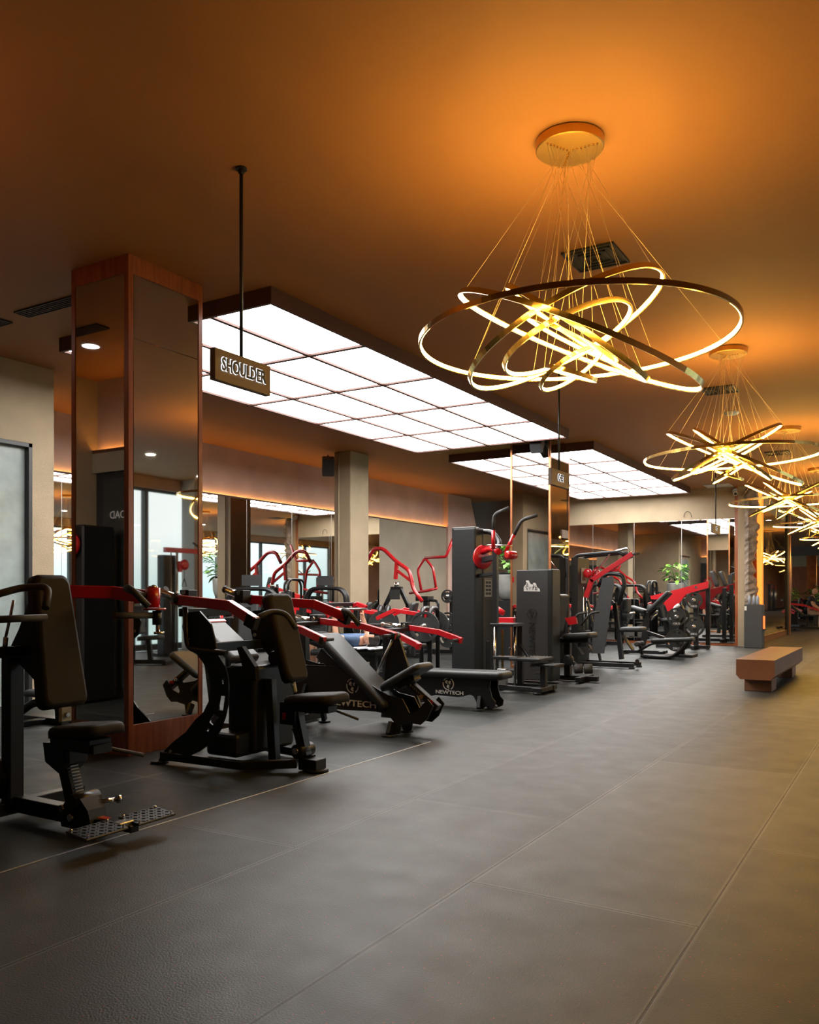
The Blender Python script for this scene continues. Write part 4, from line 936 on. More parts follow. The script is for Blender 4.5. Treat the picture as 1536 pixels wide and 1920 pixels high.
def adjustable_bench():
    Y = 17.6
    t = thing('adjustable_bench', 'adjustable bench with raised black back pad before the end mirror', 'bench', (-4.9, Y, 0))
    q = lambda x, y, yy=Y: at(x, y, Y=yy)
    a, c = q(1217, 1148), q(1256, 1110); d = (c-a).normalized()
    pad('backrest', mid(a, c), d, Vector((-d.z, 0, d.x)), .30, (c-a).length, .09, 'vinyl_black', t)
    a, c = q(1183, 1138), q(1212, 1147); d = (c-a).normalized()
    pad('seat', mid(a, c), -d, Vector((-d.z, 0, d.x)) if d.x > 0 else Vector((d.z, 0, -d.x)), .30, (c-a).length, .08, 'vinyl_black', t)
    b = MB(); b.beam(q(1215, 1148), q(1205, 1215), .10, .08, up=(0, 1, 0)).beam(q(1214, 1160), q(1232, 1140), .05, .05).beam((-5.3, Y, .05), (-4.4, Y, .05), .08, .07).beam((-5.25, Y-.25, .05), (-5.25, Y+.25, .05), .07, .07).beam((-4.45, Y-.25, .05), (-4.45, Y+.25, .05), .07, .07)
    b.done('frame', 'black', t)
    MB().cyl(q(1220, 1162), q(1232, 1150), .02).done('adjust_rod', 'chrome', t)
    return t
adjustable_bench()
def squat_machine(Y, lab, sh, px0=0.0):
    t = thing('plate_loaded_machine', lab, 'gym machine', (-4.4, Y, 0), None)
    X = at(1305, 1128, Y=Y).x
    b = MB(); b.beam((X, Y+.02, .03), (X, Y+.02, 1.42), .10, .10, up=(0, 1, 0)).beam((X+.22, Y+.25, .02), (X+.22, Y+.25, 1.5), .09, .09, up=(0, 1, 0)).beam((X-.9, Y, .05), (X+.3, Y, .05), .09, .08).beam((X, Y-.35, .05), (X, Y+.45, .05), .08, .08)
    b.done('frame', 'black', t)
    b = MB(); b.prism([(X+.30, Y-.04, 1.56), (X+.28, Y-.04, 1.40), (X-.20, Y-.04, 1.26), (X-.50, Y-.04, .86), (X-.62, Y-.04, .86), (X-.72, Y-.04, 1.14), (X-1.0, Y-.04, 1.14), (X-1.02, Y-.04, 1.22), (X-.6, Y-.04, 1.32)], (0, .10, 0)); b.done('lever_arm', 'red', t)
    MB().cyl((X+.02, Y-.10, 1.42), (X+.02, Y+.04, 1.42), .03).done('pivot', 'chrome', t)
    for zz in (1.12, .52): MB().cyl((X, Y-.34, zz), (X, Y+.02, zz), .026).done('weight_horn', 'chrome', t)
    pad('shoulder_pad', (X+.40, Y+.1, 1.62), Vector((-.35, 0, 1)), Vector((1, 0, .35)), .16, .36, .09, 'panel_grey', t)
    pad('shoulder_pad', (X+.55, Y+.35, 1.62), Vector((-.35, 0, 1)), Vector((1, 0, .35)), .16, .36, .09, 'panel_grey', t)
    for i, (zz, r_) in enumerate(((1.12, .185), (.52, .225))):
        for k in range(2):
            p = plate((X, Y-.17-.05*k, zz), (.25, -1, 0), r_, '%s plate on the %s horn of the %s' % ('outer' if k else 'inner', 'upper' if i == 0 else 'lower', sh))
            if k:
                text('weight_mark', '20KG' if i else '10KG', .06, Vector((X, Y-.17-.05*k, zz-r_*.72))+Vector((.25, -1, 0)).normalized()*.017, (R(90), 0, R(14)), 'white_paint', p, ext=.001)
    return t
squat_machine(19.9, 'red levered squat machine at the end mirror with two pairs of big plates', 'squat machine at the mirror')
def plate_tree(loc, lab):
    t = thing('plate_rack', lab, 'weight rack', loc)
    X, Y = loc[0], loc[1]
    MB().prism([(X-.03, Y, .03), (X+.07, Y, .03), (X+.07, Y, .95), (X+.02, Y, 1.05), (X-.03, Y, .95)], (0, .09, 0)).done('post', 'black', t)
    MB().lohi((X-.28, Y-.25, 0), (X+.28, Y+.25, .05)).done('base', 'black', t)
    MB().tube([(X-.10, Y-.05, .86), (X-.12, Y-.05, .98), (X-.02, Y-.05, 1.05)], .035, 10, fil=.06).done('white_grip', 'white_paint', t)
    for i, (zz, r_) in enumerate(((.80, .185), (.33, .225))):
        MB().cyl((X-.05, Y-.26, zz), (X-.05, Y+.26, zz), .026).done('weight_horn', 'chrome', t)
        for k, s in enumerate((-1, 1)):
            p = plate((X-.05, Y+s*.16, zz), (.12, -1, 0), r_, '%s %s plate on the %s' % ('upper' if i == 0 else 'lower', 'front' if s < 0 else 'rear', lab))
            if s < 0: text('weight_mark', '20KG' if i else '15KG', .06, Vector((X-.05, Y+s*.16, zz-r_*.72))+Vector((.12, -1, 0)).normalized()*.017, (R(90), 0, R(7)), 'white_paint', p, ext=.001)
    return t
plate_tree((at(1277, 1150, Y=17.4).x, 17.4, 0), 'black plate tree behind the curved bench')

# ---------------------------------------------------------------- crowded plate loaded machines between the column and the mirror wall
def place(t, loc, rz):
    t.location = loc; t.rotation_euler = (0, 0, rz)
    return Matrix.Translation(Vector(loc)) @ Matrix.Rotation(rz, 4, 'Z')
def arch_machine(loc, rz, lab, sh='', h=1.36, wd=.74, placard=True, red=True, plates=2, pr=.2):
    """local frame: user faces +x"""
    t = thing('plate_loaded_machine', lab, 'gym machine', (0, 0, 0))
    for xx in (-.25, -.37):
        MB().tube([(xx, -wd/2, .04), (xx, -wd/2, h), (xx, wd/2, h), (xx, wd/2, .04)], .033, 10, fil=.22).done('arch_tube', 'black', t)
    if placard: MB().box((-.25, 0, h+.13), (.012, .30, .17), bev=.002).done('placard', 'panel_grey', t)
    pad('backrest', (-.02, 0, .84), Vector((-.2, 0, 1)), Vector((1, 0, .2)), .30, .60, .08, 'vinyl_black', t)
    pad('seat', (.20, 0, .48), Vector((1, 0, .06)), Vector((-.06, 0, 1)), .32, .42, .08, 'vinyl_black', t)
    b = MB(); b.beam((-.45, 0, .05), (.55, 0, .05), .08, .08).beam((.2, 0, .05), (.16, 0, .44), .08, .08, up=(0, 1, 0)).beam((.52, -.28, .05), (.52, .28, .05), .07, .07).beam((-.31, -wd/2-.02, .05), (-.31, wd/2+.02, .05), .12, .08).beam((-.31, -wd/2, .55), (-.31, wd/2, .55), .07, .07).beam((-.31, 0, .5), (-.06, 0, .80), .06, .06)
    b.done('frame', 'black', t)
    if red:
        for s in (-1, 1):
            MB().path([(-.30, s*wd*.42, .95), (.15, s*wd*.52, 1.02), (.42, s*wd*.40, .90)], .045, .06).done('lever_arm', 'red', t)
            MB().tube([(.42, s*wd*.40, .90), (.46, s*.12, .92)], .017, 10).done('handle_grip', 'grip', t)
    for s in (-1, 1): MB().cyl((-.31, s*(wd/2+.02), .78), (-.31, s*(wd/2+.34), .80), .026).done('weight_horn', 'chrome', t)
    M = place(t, loc, rz)
    for s in (-1, 1):
        for k in range(plates):
            plate(M @ Vector((-.31, s*(wd/2+.10+.05*k), .79)), (M.to_3x3() @ Vector((0, 1, 0))), pr, '%s plate on the %s horn of the %s' % (('innermost', 'second', 'third', 'outermost')[k], 'left' if s > 0 else 'right', sh or lab))
    return t
arch_machine((at(465, 1100, Y=9.6).x, 9.6, 0), R(-60), 'arched machine with a thick stack of plates just right of the wooden column', 'arched machine by the wooden column', h=1.34, plates=4, pr=.17)
arch_machine((at(600, 1100, Y=11.5).x, 11.5, 0), R(-75), 'arched machine with grey placard left of the beige pillar', 'placard machine left of the pillar', h=1.36, plates=2, pr=.22)
arch_machine((at(684, 1135, Y=11.0).x, 11.0, 0), R(-150), 'low arched machine right of the beige pillar', 'low arched machine right of the pillar', h=1.06, placard=False, plates=2, pr=.22)
arch_machine((at(768, 1133, Y=10.8).x, 10.8, 0), R(-160), 'low arched machine just left of the black tower', 'low arched machine beside the tower', h=1.05, placard=False, plates=1, pr=.22)
def red_loop_machine(px, lab, Y, big):
    t = thing('lever_pulldown_machine', lab, 'gym machine', (0, 0, 0))
    ORG[t.name] = (0, 0, 0)
    q = lambda x, y, yy=Y: at(x, y, Y=yy)
    if big:
        for s in (0, .55):
            MB().tube([q(689, 1052, Y+s), q(700, 1029, Y+s), q(718, 1028, Y+s), q(742, 1052, Y+s), q(768, 1070, Y+s), q(775, 1105, Y+s), q(792, 1128, Y+s)], .038, 12, fil=.10).done('lever_arm', 'red', t)
            MB().path([q(744, 1056, Y+s), q(742, 1084, Y+s)], .06, .07, up=(0, 1, 0)).done('pivot_arm', 'red', t)
            MB().path([q(745, 1070, Y+s), q(774, 1092, Y+s)], .04, .05).done('brace_arm', 'red', t)
        c = q(744, 1092, Y+.3)
        MB().cyl(c, c+Vector((0, 0, -.10)), .05).done('pivot', 'chrome', t)
        b = MB()
        for s in (-1, 1):
            b.path([(c.x+s*.08, c.y, c.z-.12), (c.x+s*.26, c.y, c.z-.45), (c.x+s*.28, c.y, .05)], .07, .07, up=(0, 1, 0))
        b.box((c.x, c.y, c.z-.12), (.24, .10, .06)).beam((c.x-.5, c.y, .05), (c.x+.6, c.y, .05), .08, .08).beam((c.x, c.y-.5, .05), (c.x, c.y+.5, .05), .08, .08); b.done('tower_frame', 'black', t)
        MB().box((c.x, c.y-.07, c.z-.24), (.24, .01, .20), bev=.002).done('placard', 'panel_grey', t)
        pad('seat', (c.x+.5, c.y-.2, .55), Vector((1, 0, 0)), Vector((0, 0, 1)), .36, .42, .08, 'vinyl_black', t)
        MB().beam((c.x+.5, c.y-.2, .05), (c.x+.5, c.y-.2, .5), .08, .08, up=(0, 1, 0)).done('seat_post', 'black', t)
    else:
        MB().tube([q(790, 1107), q(783, 1068), q(797, 1046), q(812, 1065), q(818, 1105)], .028, 10, fil=.07).done('loop_arm', 'red', t)
        MB().tube([q(797, 1046), q(836, 1044), q(850, 1010)], .032, 10, fil=.04).done('top_arm', 'red', t)
        MB().tube([q(768, 1112), q(800, 1108), q(820, 1103)], .03, 10).done('cross_arm', 'red', t)
        c = q(800, 1118)
        b = MB(); b.box(c+Vector((-.05, 0, -.05)), (.30, .26, .10)).beam((c.x, c.y, .05), (c.x, c.y, c.z), .10, .12, up=(0, 1, 0)).beam((c.x-.4, c.y, .05), (c.x+.7, c.y, .05), .09, .08).beam((c.x, c.y-.4, .05), (c.x, c.y+.4, .05), .08, .08)
        b.tube([(c.x+.35, c.y-.12, .2), (c.x+.35, c.y-.12, c.z-.1), (c.x, c.y, c.z-.08)], .03, 10, fil=.1); b.done('frame', 'black', t)
        pad('seat', (c.x+.5, c.y, .5), Vector((1, 0, 0)), Vector((0, 0, 1)), .36, .42, .08, 'vinyl_black', t)
        for k, zz in enumerate((c.z, c.z-.50, c.z-.85)):
            MB().cyl((c.x+.60, c.y-.26, zz), (c.x+.60, c.y+.05, zz), .026).done('weight_horn', 'chrome', t)
            plate((c.x+.60, c.y-.16, zz), (.1, -1, 0), (.14, .17, .22)[k], '%s round plate on the red loop machine' % ('upper', 'middle', 'lower')[k])
        MB().beam((c.x+.60, c.y+.02, .05), (c.x+.60, c.y+.02, c.z+.1), .07, .07, up=(0, 1, 0)).done('plate_post', 'black', t)
    return t
red_loop_machine(0, 'tall machine with curved red levers against the concrete wall', 13.96, True)
red_loop_machine(0, 'machine with a red loop arm left of the black tower', 15.6, False)
# red machine seen between the tower and the lettered shield
t = thing('hip_press_machine', 'red and black machine between the black tower and the grey shield', 'gym machine', (-5.6, 12.3, 0))
q = lambda x, y: at(x, y, Y=12.0)
MB().tube([q(895, 1065), q(903, 1105), q(926, 1138), q(945, 1150)], .045, 12, fil=.1).done('lever_arm', 'red', t)
MB().tube([q(897, 1120), q(925, 1142)], .045, 12).done('brace_arm', 'red', t)
MB().beam(q(925, 1163), q(965, 1163), .09, .09).done('pad_arm', 'red', t)
MB().path([q(898, 1165), q(918, 1182)], .05, .06).done('lower_arm', 'red', t)
b = MB(); b.beam(q(908, 1135), (q(905, 1255).x, 12.0, .05), .09, .10, up=(0, 1, 0)).beam((-5.9, 12.0, .045), (-5.1, 12.0, .045), .09, .08).beam((-5.25, 12.0, .05), (-5.28, 12.0, .80), .08, .08, up=(0, 1, 0)); b.done('frame', 'black', t)
MB().lathe([(.03, -.03), (.09, -.02), (.09, .02), (.03, .03)], q(915, 1125), (0, 1, 0)).done('pivot_disc', 'black', t)
arch_machine((-6.9, 16.4, 0), R(-30), 'black framed machine far behind the low arched ones', 'rear black framed machine', h=1.30, wd=.9, plates=2, pr=.2)
arch_machine((-6.5, 17.6, 0), R(0), 'arched machine with red levers before the end mirror', 'tall arched machine near the mirror', h=1.65, wd=.7, placard=False, plates=2, pr=.2)
arch_machine((-6.6, 20.2, 0), R(-90), 'machine with round plates close to the end mirror', 'machine closest to the mirror', h=1.50, wd=.8, placard=False, plates=2, pr=.2)
# machines only seen in the mirrors
arch_machine((1.5, 10.4, 0), R(150), 'black machine by the windows, seen in the column mirror', h=1.0, wd=.8, placard=False, red=False, plates=0)
def cable_station(loc, rz, lab):
    t = thing('cable_machine', lab, 'gym machine', (0, 0, 0))
    for s in (-1, 1):
        MB().lohi((-.10, s*1.15-.16, .03), (.10, s*1.15+.16, 2.05), bev=.01).done('stack_housing', 'black', t)
        MB().cyl((.16, s*1.02, .06), (.16, s*1.02, 2.12), .025).done('guide_rod', 'chrome', t)
        MB().cyl((.16, s*1.18, .06), (.16, s*1.18, 2.12), .012).done('cable', 'steel', t)
        MB().lathe([(.05, -.03), (.11, -.02), (.11, .02), (.05, .03)], (.20, s*.86, 1.86), (1, 0, 0)).done('pulley', 'red', t)
        MB().box((.17, s*.97, 1.82), (.08, .10, .22)).done('pulley_slide', 'red', t)
        b = MB(); b.cyl((.20, s*.86, 1.78), (.20, s*.86, 1.58), .006, seg=6).tube([(.20, s*.86, 1.58), (.20, s*.86-.06, 1.42), (.20, s*.86+.06, 1.42), (.20, s*.86, 1.58)], .012, 6); b.done('pull_handle', 'grip', t)
        MB().lohi((-.3, s*1.15-.1, 0), (.5, s*1.15+.1, .06)).done('foot', 'black', t)
    MB().beam((0, -1.2, 2.16), (0, 1.2, 2.16), .09, .10).done('top_beam', 'red', t)
    for s in (-1, 1): MB().tube([(0, s*.15, 2.2), (0, s*.42, 2.34)], .02, 8).done('pull_up_grip', 'grip', t)
    place(t, loc, rz); return t
cable_station((2.6, 13.2, 0), R(180), 'cable crossover with red top beam, mirrored in the nearest column')
t = thing('cable_tower', 'black tower with red disc, mirrored in the column front', 'gym machine', (-8.0, 2.4, 0))
MB().lohi((-8.45, 2.15, .02), (-8.1, 2.6, 2.05), bev=.02).done('stack_housing', 'black', t)
MB().lathe([(.06, -.03), (.15, -.02), (.15, .02), (.06, .03)], (-8.25, 2.68, 1.82), (.3, 1, 0)).done('pivot_disc', 'red', t)
MB().lohi((-8.35, 2.6, 1.75), (-8.2, 2.95, 1.88)).done('arm', 'black', t)
t = thing('pendulum_machine', 'red topped machine by the glass, glimpsed left of the column', 'gym machine', (-8.9, 7.4, 0))
MB().tube([(-8.6, 7.35, 1.55), (-8.62, 7.38, 1.2), (-8.7, 7.4, .9)], .045, 12, fil=.1).box((-8.6, 7.35, 1.62), (.22, .2, .14)).done('lever_head', 'red', t)
MB().beam((-8.75, 7.4, .05), (-8.75, 7.4, .95), .1, .1, up=(0, 1, 0)).beam((-9.2, 7.4, .05), (-8.3, 7.4, .05), .09, .08).beam((-8.8, 7.1, .05), (-8.8, 7.7, .05), .09, .08).done('frame', 'black', t)
pad('seat', (-8.4, 7.4, .5), Vector((1, 0, 0)), Vector((0, 0, 1)), .32, .4, .08, 'vinyl_black', t)
# lever bar lying behind the nearest machine, seen under its seat
t = thing('low_row_machine', 'low black machine base on the floor behind the nearest machine', 'gym machine', (-7.2, 5.2, 0))
MB().tube([(-7.5, 5.0, .05), (-7.3, 5.1, .22), (-6.9, 5.2, .16), (-6.6, 5.25, .05)], .04, 10, fil=.1).done('curved_frame', 'black', t)
MB().lohi((-7.6, 5.15, .0), (-6.5, 5.28, .06)).lohi((-7.3, 4.85, 0), (-7.2, 5.5, .05)).done('base_frame', 'black', t)
pad('seat', (-7.2, 5.15, .30), Vector((1, 0, 0)), Vector((0, 0, 1)), .25, .4, .06, 'vinyl_black', t)

# ---------------------------------------------------------------- potted plant on its black pedestal
PX, PY = at(956, 1100, Y=15.0).x, 15.0
t = thing('pedestal', 'black square pedestal under the potted plant', 'pedestal', (PX, PY, 0))
MB().lohi((PX-.27, PY-.27, 0), (PX+.27, PY+.27, 1.14), bev=.008).done('body', 'black_satin', t)
t = thing('potted_plant', 'bright green leafy plant in a tapered grey pot on the black pedestal', 'plant', (PX, PY, 1.14))
MB().lathe([(.12, 1.14), (.20, 1.18), (.255, 1.34), (.27, 1.60), (.24, 1.64), (.23, 1.60)], (PX, PY, 0), seg=32).done('pot', 'pot', t)
MB().lathe([(.20, 1.64), (.215, 1.645), (.215, 1.68), (.20, 1.685)], (PX, PY, 0), seg=32).done('pot_rim', 'black', t)
def leaves(c, n, rad, hgt, sz, m, parent, seed=1, droop=.3):
    rn = random.Random(seed); b = MB(); sb = MB(); c = Vector(c)
    for i in range(n):
        a = rn.uniform(0, 6.28); r = rad*math.sqrt(rn.random()); h = hgt*rn.random()
        p = c+Vector((r*math.cos(a), r*math.sin(a), h)); L = sz*rn.uniform(.6, 1.15)
        d = Vector((math.cos(a)+rn.uniform(-.5, .5), math.sin(a)+rn.uniform(-.5, .5), rn.uniform(-droop, .55))).normalized()
        sd = d.cross(Vector((0, 0, 1))).normalized(); up = sd.cross(d)
        P = []
        for k, (l, wv) in enumerate(((0, .02), (.2, .2), (.5, .26), (.8, .14), (1, .0))):
            cc = p+d*(L*l)-Vector((0, 0, 1))*(L*.25*l*l)
            P.append((cc-sd*L*wv+up*L*wv*.3, cc, cc+sd*L*wv+up*L*wv*.3))
        V = [[b.b.verts.new(x) for x in row] for row in P]
        for A, B in zip(V[:-1], V[1:]):
            for k in range(2):
                f = b.b.faces.new((A[k], A[k+1], B[k+1], B[k])); f.smooth = True
        if i % 3 == 0: sb.tube([c, c.lerp(p, .5)+Vector((0, 0, .03)), p], .005, 5)
    sb.done('stems', 'leaf_dark', parent)
    return b.done('foliage', m, parent)
leaves((PX, PY, 1.70), 80, .38, .55, .24, 'leaf', t, 4)

# ---------------------------------------------------------------- dispenser with bottles by the stone edge
t = thing('water_dispenser', 'dark narrow floor cabinet under three bottles by the ragged stone edge', 'dispenser', (-3.25, 21.2, 0))
MB().lohi((-3.42, 20.95, 0), (-3.02, 21.30, 1.02), bev=.012).done('cabinet', 'speaker_grey', t)
MB().lohi((-3.01, 21.0, .45), (-3.0, 21.25, .75), bev=.002).done('tap_recess', 'orange_light', t)
MB().lohi((-3.04, 20.98, .42), (-2.98, 21.27, .45)).done('drip_tray', 'black', t)
MB().lohi((-3.41, 20.945, .88), (-3.36, 20.95, .98), bev=0).done('notice', 'white_paint', t)
for i, x in enumerate((-3.32, -3.22, -3.14)):
    o = MB().lathe([(.02, 1.02), (.036, 1.025), (.036, 1.16), (.03, 1.20), (.015, 1.225), (.015, 1.24), (.001, 1.245)], (x, 21.1, 0), seg=16).done('water_bottle', 'bottle')
    tag(o, '%s steel bottle standing on the dark dispenser' % ('left', 'middle', 'right')[i], 'bottle', 'bottles on the dispenser')

# ---------------------------------------------------------------- people
def skin_mesh(name, V, E_, m, parent, sub=2):
    """V: (x, y, z, r) joints; one continuous surface grown along the edges"""
    me = bpy.data.meshes.new('sk'); me.from_pydata([v[:3] for v in V], E_, []); o = bpy.data.objects.new('sk', me); COL.objects.link(o)
    o.modifiers.new('s', 'SKIN'); sv = me.skin_vertices[0].data
    for i, v in enumerate(V):
        rr = v[3] if isinstance(v[3], tuple) else (v[3], v[3]); sv[i].radius = rr
    sv[0].use_root = True
    md = o.modifiers.new('u', 'SUBSURF'); md.levels = sub; md.render_levels = sub
    dg = bpy.context.evaluated_depsgraph_get(); ev = bpy.data.meshes.new_from_object(o.evaluated_get(dg))
    bpy.data.objects.remove(o)
    og = Vector(ORG.get(parent.name, (0, 0, 0)))
    ev.transform(Matrix.Translation(-og)); ev.materials.clear(); ev.materials.append(MT[m]); ev.name = name
    for p in ev.polygons: p.use_smooth = True
    r = bpy.data.objects.new(name, ev); COL.objects.link(r); r.parent = parent
    return r
def head(parent, c, up, face, hair_m, s=1.0, skin='skin', hair=True):
    """egg head with brow, nose, mouth, ears; joined to nothing but the neck that meets it"""
    up = Vector(up).normalized(); face = Vector(face); face = (face-up*face.dot(up)).normalized(); side = up.cross(face)
    b = MB(); t2 = bmesh.new(); bmesh.ops.create_uvsphere(t2, u_segments=28, v_segments=20, radius=1)
    for v in t2.verts:
        x, y, z = v.co; sx, sy, sz = .098, .076, .118
        if z < 0: sx *= 1-.18*(-z); sy *= 1-.32*(-z)
        dx = 0
        if x > .6 and abs(y) < .22:
            if -.30 < z < .12: dx = .018*(1-abs(y)/.22)*(1-abs(z+.15)/.32)
        if x > .5 and .1 < z < .3 and .15 < abs(y) < .55: dx = -.007
        if x > .5 and -.55 < z < -.42 and abs(y) < .35: dx = .005
        v.co = Vector(c)+(face*(x*sx+dx)+side*(y*sy)+up*(z*sz))*s
    for f in t2.faces: f.smooth = True
    b.merge(t2)
    for q_ in (-1, 1): b.lathe([(.012, -.008), (.03, -.004), (.026, .006)], Vector(c)+side*q_*.078*s-up*.01, side*q_, 12)
    hd = b.done('head', skin, parent)
    if hair:
        t2 = bmesh.new(); bmesh.ops.create_uvsphere(t2, u_segments=24, v_segments=16, radius=1)
        bmesh.ops.delete(t2, geom=[v for v in t2.verts if v.co.z < .15 and v.co.x > -.25 or v.co.z < -.45 or (v.co.x > .72)], context='VERTS')
        for v in t2.verts: v.co = Vector(c)+(face*(v.co.x*.106-.003)+side*(v.co.y*.086)+up*(v.co.z*.127+.002))*s
        b = MB(); b.merge(t2); b.done('hair', hair_m, parent, smooth=True)
    return hd
def hand(parent_V, E_, w, d, s=1):
    """appends palm and five fingers to a joint list, w = wrist index"""
    V = parent_V; p = Vector(V[w][:3]); d = Vector(d).normalized(); sd = d.cross(Vector((0, 0, 1)));
    if sd.length < .1: sd = Vector((0, 1, 0))
    sd.normalize(); V.append((*(p+d*.05), (.03, .016))); pm = len(V)-1; E_.append((w, pm))
    for i, (o_, L) in enumerate(((-.03, .055), (-.011, .068), (.011, .064), (.03, .05))):
        V.append((*(p+d*.09+sd*o_), .009)); k = len(V)-1; E_.append((pm, k)); V.append((*(p+d*(.09+L*.8)+sd*o_*1.1+Vector((0, 0, -.02))), .007)); E_.append((k, k+1))
    V.append((*(p+d*.05-sd*.045+Vector((0, 0, -.01))), .010)); E_.append((pm, len(V)-1))
# lifter lying on a bench, blue shirt
Yp = 9.0
t = thing('person', 'person in a blue shirt and black shorts lying back on a machine bench', 'person', (-6.4, Yp, 0))
V = [(-6.62, Yp, .62, (.13, .10)), (-6.42, Yp, .63, (.125, .10)), (-6.24, Yp, .645, (.15, .105)), (-6.15, Yp, .65, (.10, .08)), (-6.09, Yp, .655, .05),
     (-6.80, Yp-.10, .66, .085), (-7.05, Yp-.13, .70, .062), (-7.02, Yp-.14, .45, .055), (-7.0, Yp-.14, .10, .038), (-6.93, Yp-.15, .06, .035), (-6.82, Yp-.15, .045, .028),
     (-6.80, Yp+.10, .66, .085), (-7.05, Yp+.13, .70, .062), (-7.02, Yp+.14, .45, .055), (-7.0, Yp+.14, .10, .038), (-6.93, Yp+.15, .06, .035), (-6.82, Yp+.15, .045, .028),
     (-6.20, Yp-.20, .66, .055), (-6.28, Yp-.36, .72, .045), (-6.34, Yp-.32, .95, .034), (-6.20, Yp+.20, .66, .055), (-6.28, Yp+.36, .72, .045), (-6.34, Yp+.32, .95, .034)]
E_ = [(0, 1), (1, 2), (2, 3), (3, 4), (0, 5), (5, 6), (6, 7), (7, 8), (8, 9), (9, 10), (0, 11), (11, 12), (12, 13), (13, 14), (14, 15), (15, 16), (3, 17), (17, 18), (18, 19), (3, 20), (20, 21), (21, 22)]
hand(V, E_, 19, (0, 0, 1)); hand(V, E_, 22, (0, 0, 1))
skin_mesh('body', V, E_, 'skin', t)
skin_mesh('shirt', [(-6.60, Yp, .62, (.145, .112)), (-6.42, Yp, .635, (.14, .115)), (-6.24, Yp, .65, (.165, .12)), (-6.16, Yp, .655, (.12, .095)), (-6.20, Yp-.20, .665, .070), (-6.26, Yp-.31, .70, .062), (-6.20, Yp+.20, .665, .070), (-6.26, Yp+.31, .70, .062)], [(0, 1), (1, 2), (2, 3), (3, 4), (4, 5), (3, 6), (6, 7)], 'shirt_blue', t)
skin_mesh('shorts', [(-6.58, Yp, .62, (.145, .115)), (-6.68, Yp, .63, (.14, .11)), (-6.82, Yp-.10, .665, .10), (-6.95, Yp-.12, .69, .088), (-6.82, Yp+.10, .665, .10), (-6.95, Yp+.12, .69, .088)], [(0, 1), (1, 2), (2, 3), (1, 4), (4, 5)], 'cloth_black', t)
head(t, (-5.99, Yp, .675), (1, 0, .05), (-.1, -.5, .9), 'hair')
tw = MB()
for i in range(7): tw.box((-6.14+i*.055, Yp-.04, .565+.006*math.sin(i*2.1)), (.062, .36, .022), rot=(0, R(4*math.sin(i*1.7)), 0), bev=.008)
tag(tw.done('towel', 'towel'), 'pale grey towel under the head of the lying person', 'towel')
t = thing('press_bench', 'black bench carrying the person in the blue shirt', 'bench', (-6.4, Yp, 0))
pad('bench_pad', (-6.35, Yp, .50), Vector((1, 0, .03)), Vector((0, 0, 1)), .30, 1.05, .08, 'vinyl_black', t)
MB().beam((-6.8, Yp, .40), (-5.9, Yp, .43), .08, .08).beam((-6.75, Yp, .0), (-6.75, Yp, .40), .07, .07, up=(0, 1, 0)).beam((-5.95, Yp, .0), (-5.95, Yp, .42), .07, .07, up=(0, 1, 0)).beam((-5.95, Yp-.25, .03), (-5.95, Yp+.25, .03), .07, .06).beam((-6.75, Yp-.12, .03), (-6.75, Yp+.12, .03), .07, .06).done('frame', 'black', t)
t = thing('bench_press_rack', 'black uprights with a bar over the lying person', 'gym machine', (-6.15, Yp, 0))
for s in (-1, 1):
    MB().beam((-6.62, Yp+s*.60, .02), (-6.62, Yp+s*.60, 1.15), .06, .08, up=(0, 1, 0)).lohi((-7.1, Yp+s*.60-.04, 0), (-6.2, Yp+s*.60+.04, .06)).done('upright', 'black', t)
MB().beam((-6.62, Yp-.60, .22), (-6.62, Yp+.60, .22), .05, .05).beam((-6.62, Yp-.60, 1.12), (-6.62, Yp+.60, 1.12), .05, .05).done('cross_tube', 'black', t)
MB().path([(-6.60, Yp-.5, 1.10), (-6.48, Yp-.42, 1.12), (-6.34, Yp-.40, 1.08)], .045, .06).done('lever_arm', 'red', t)
MB().path([(-6.60, Yp+.5, 1.10), (-6.48, Yp+.42, 1.12), (-6.34, Yp+.40, 1.08)], .045, .06).done('lever_arm', 'red', t)
MB().cyl((-6.34, Yp-.42, 1.06), (-6.34, Yp+.42, 1.06), .016).done('bar', 'steel', t)
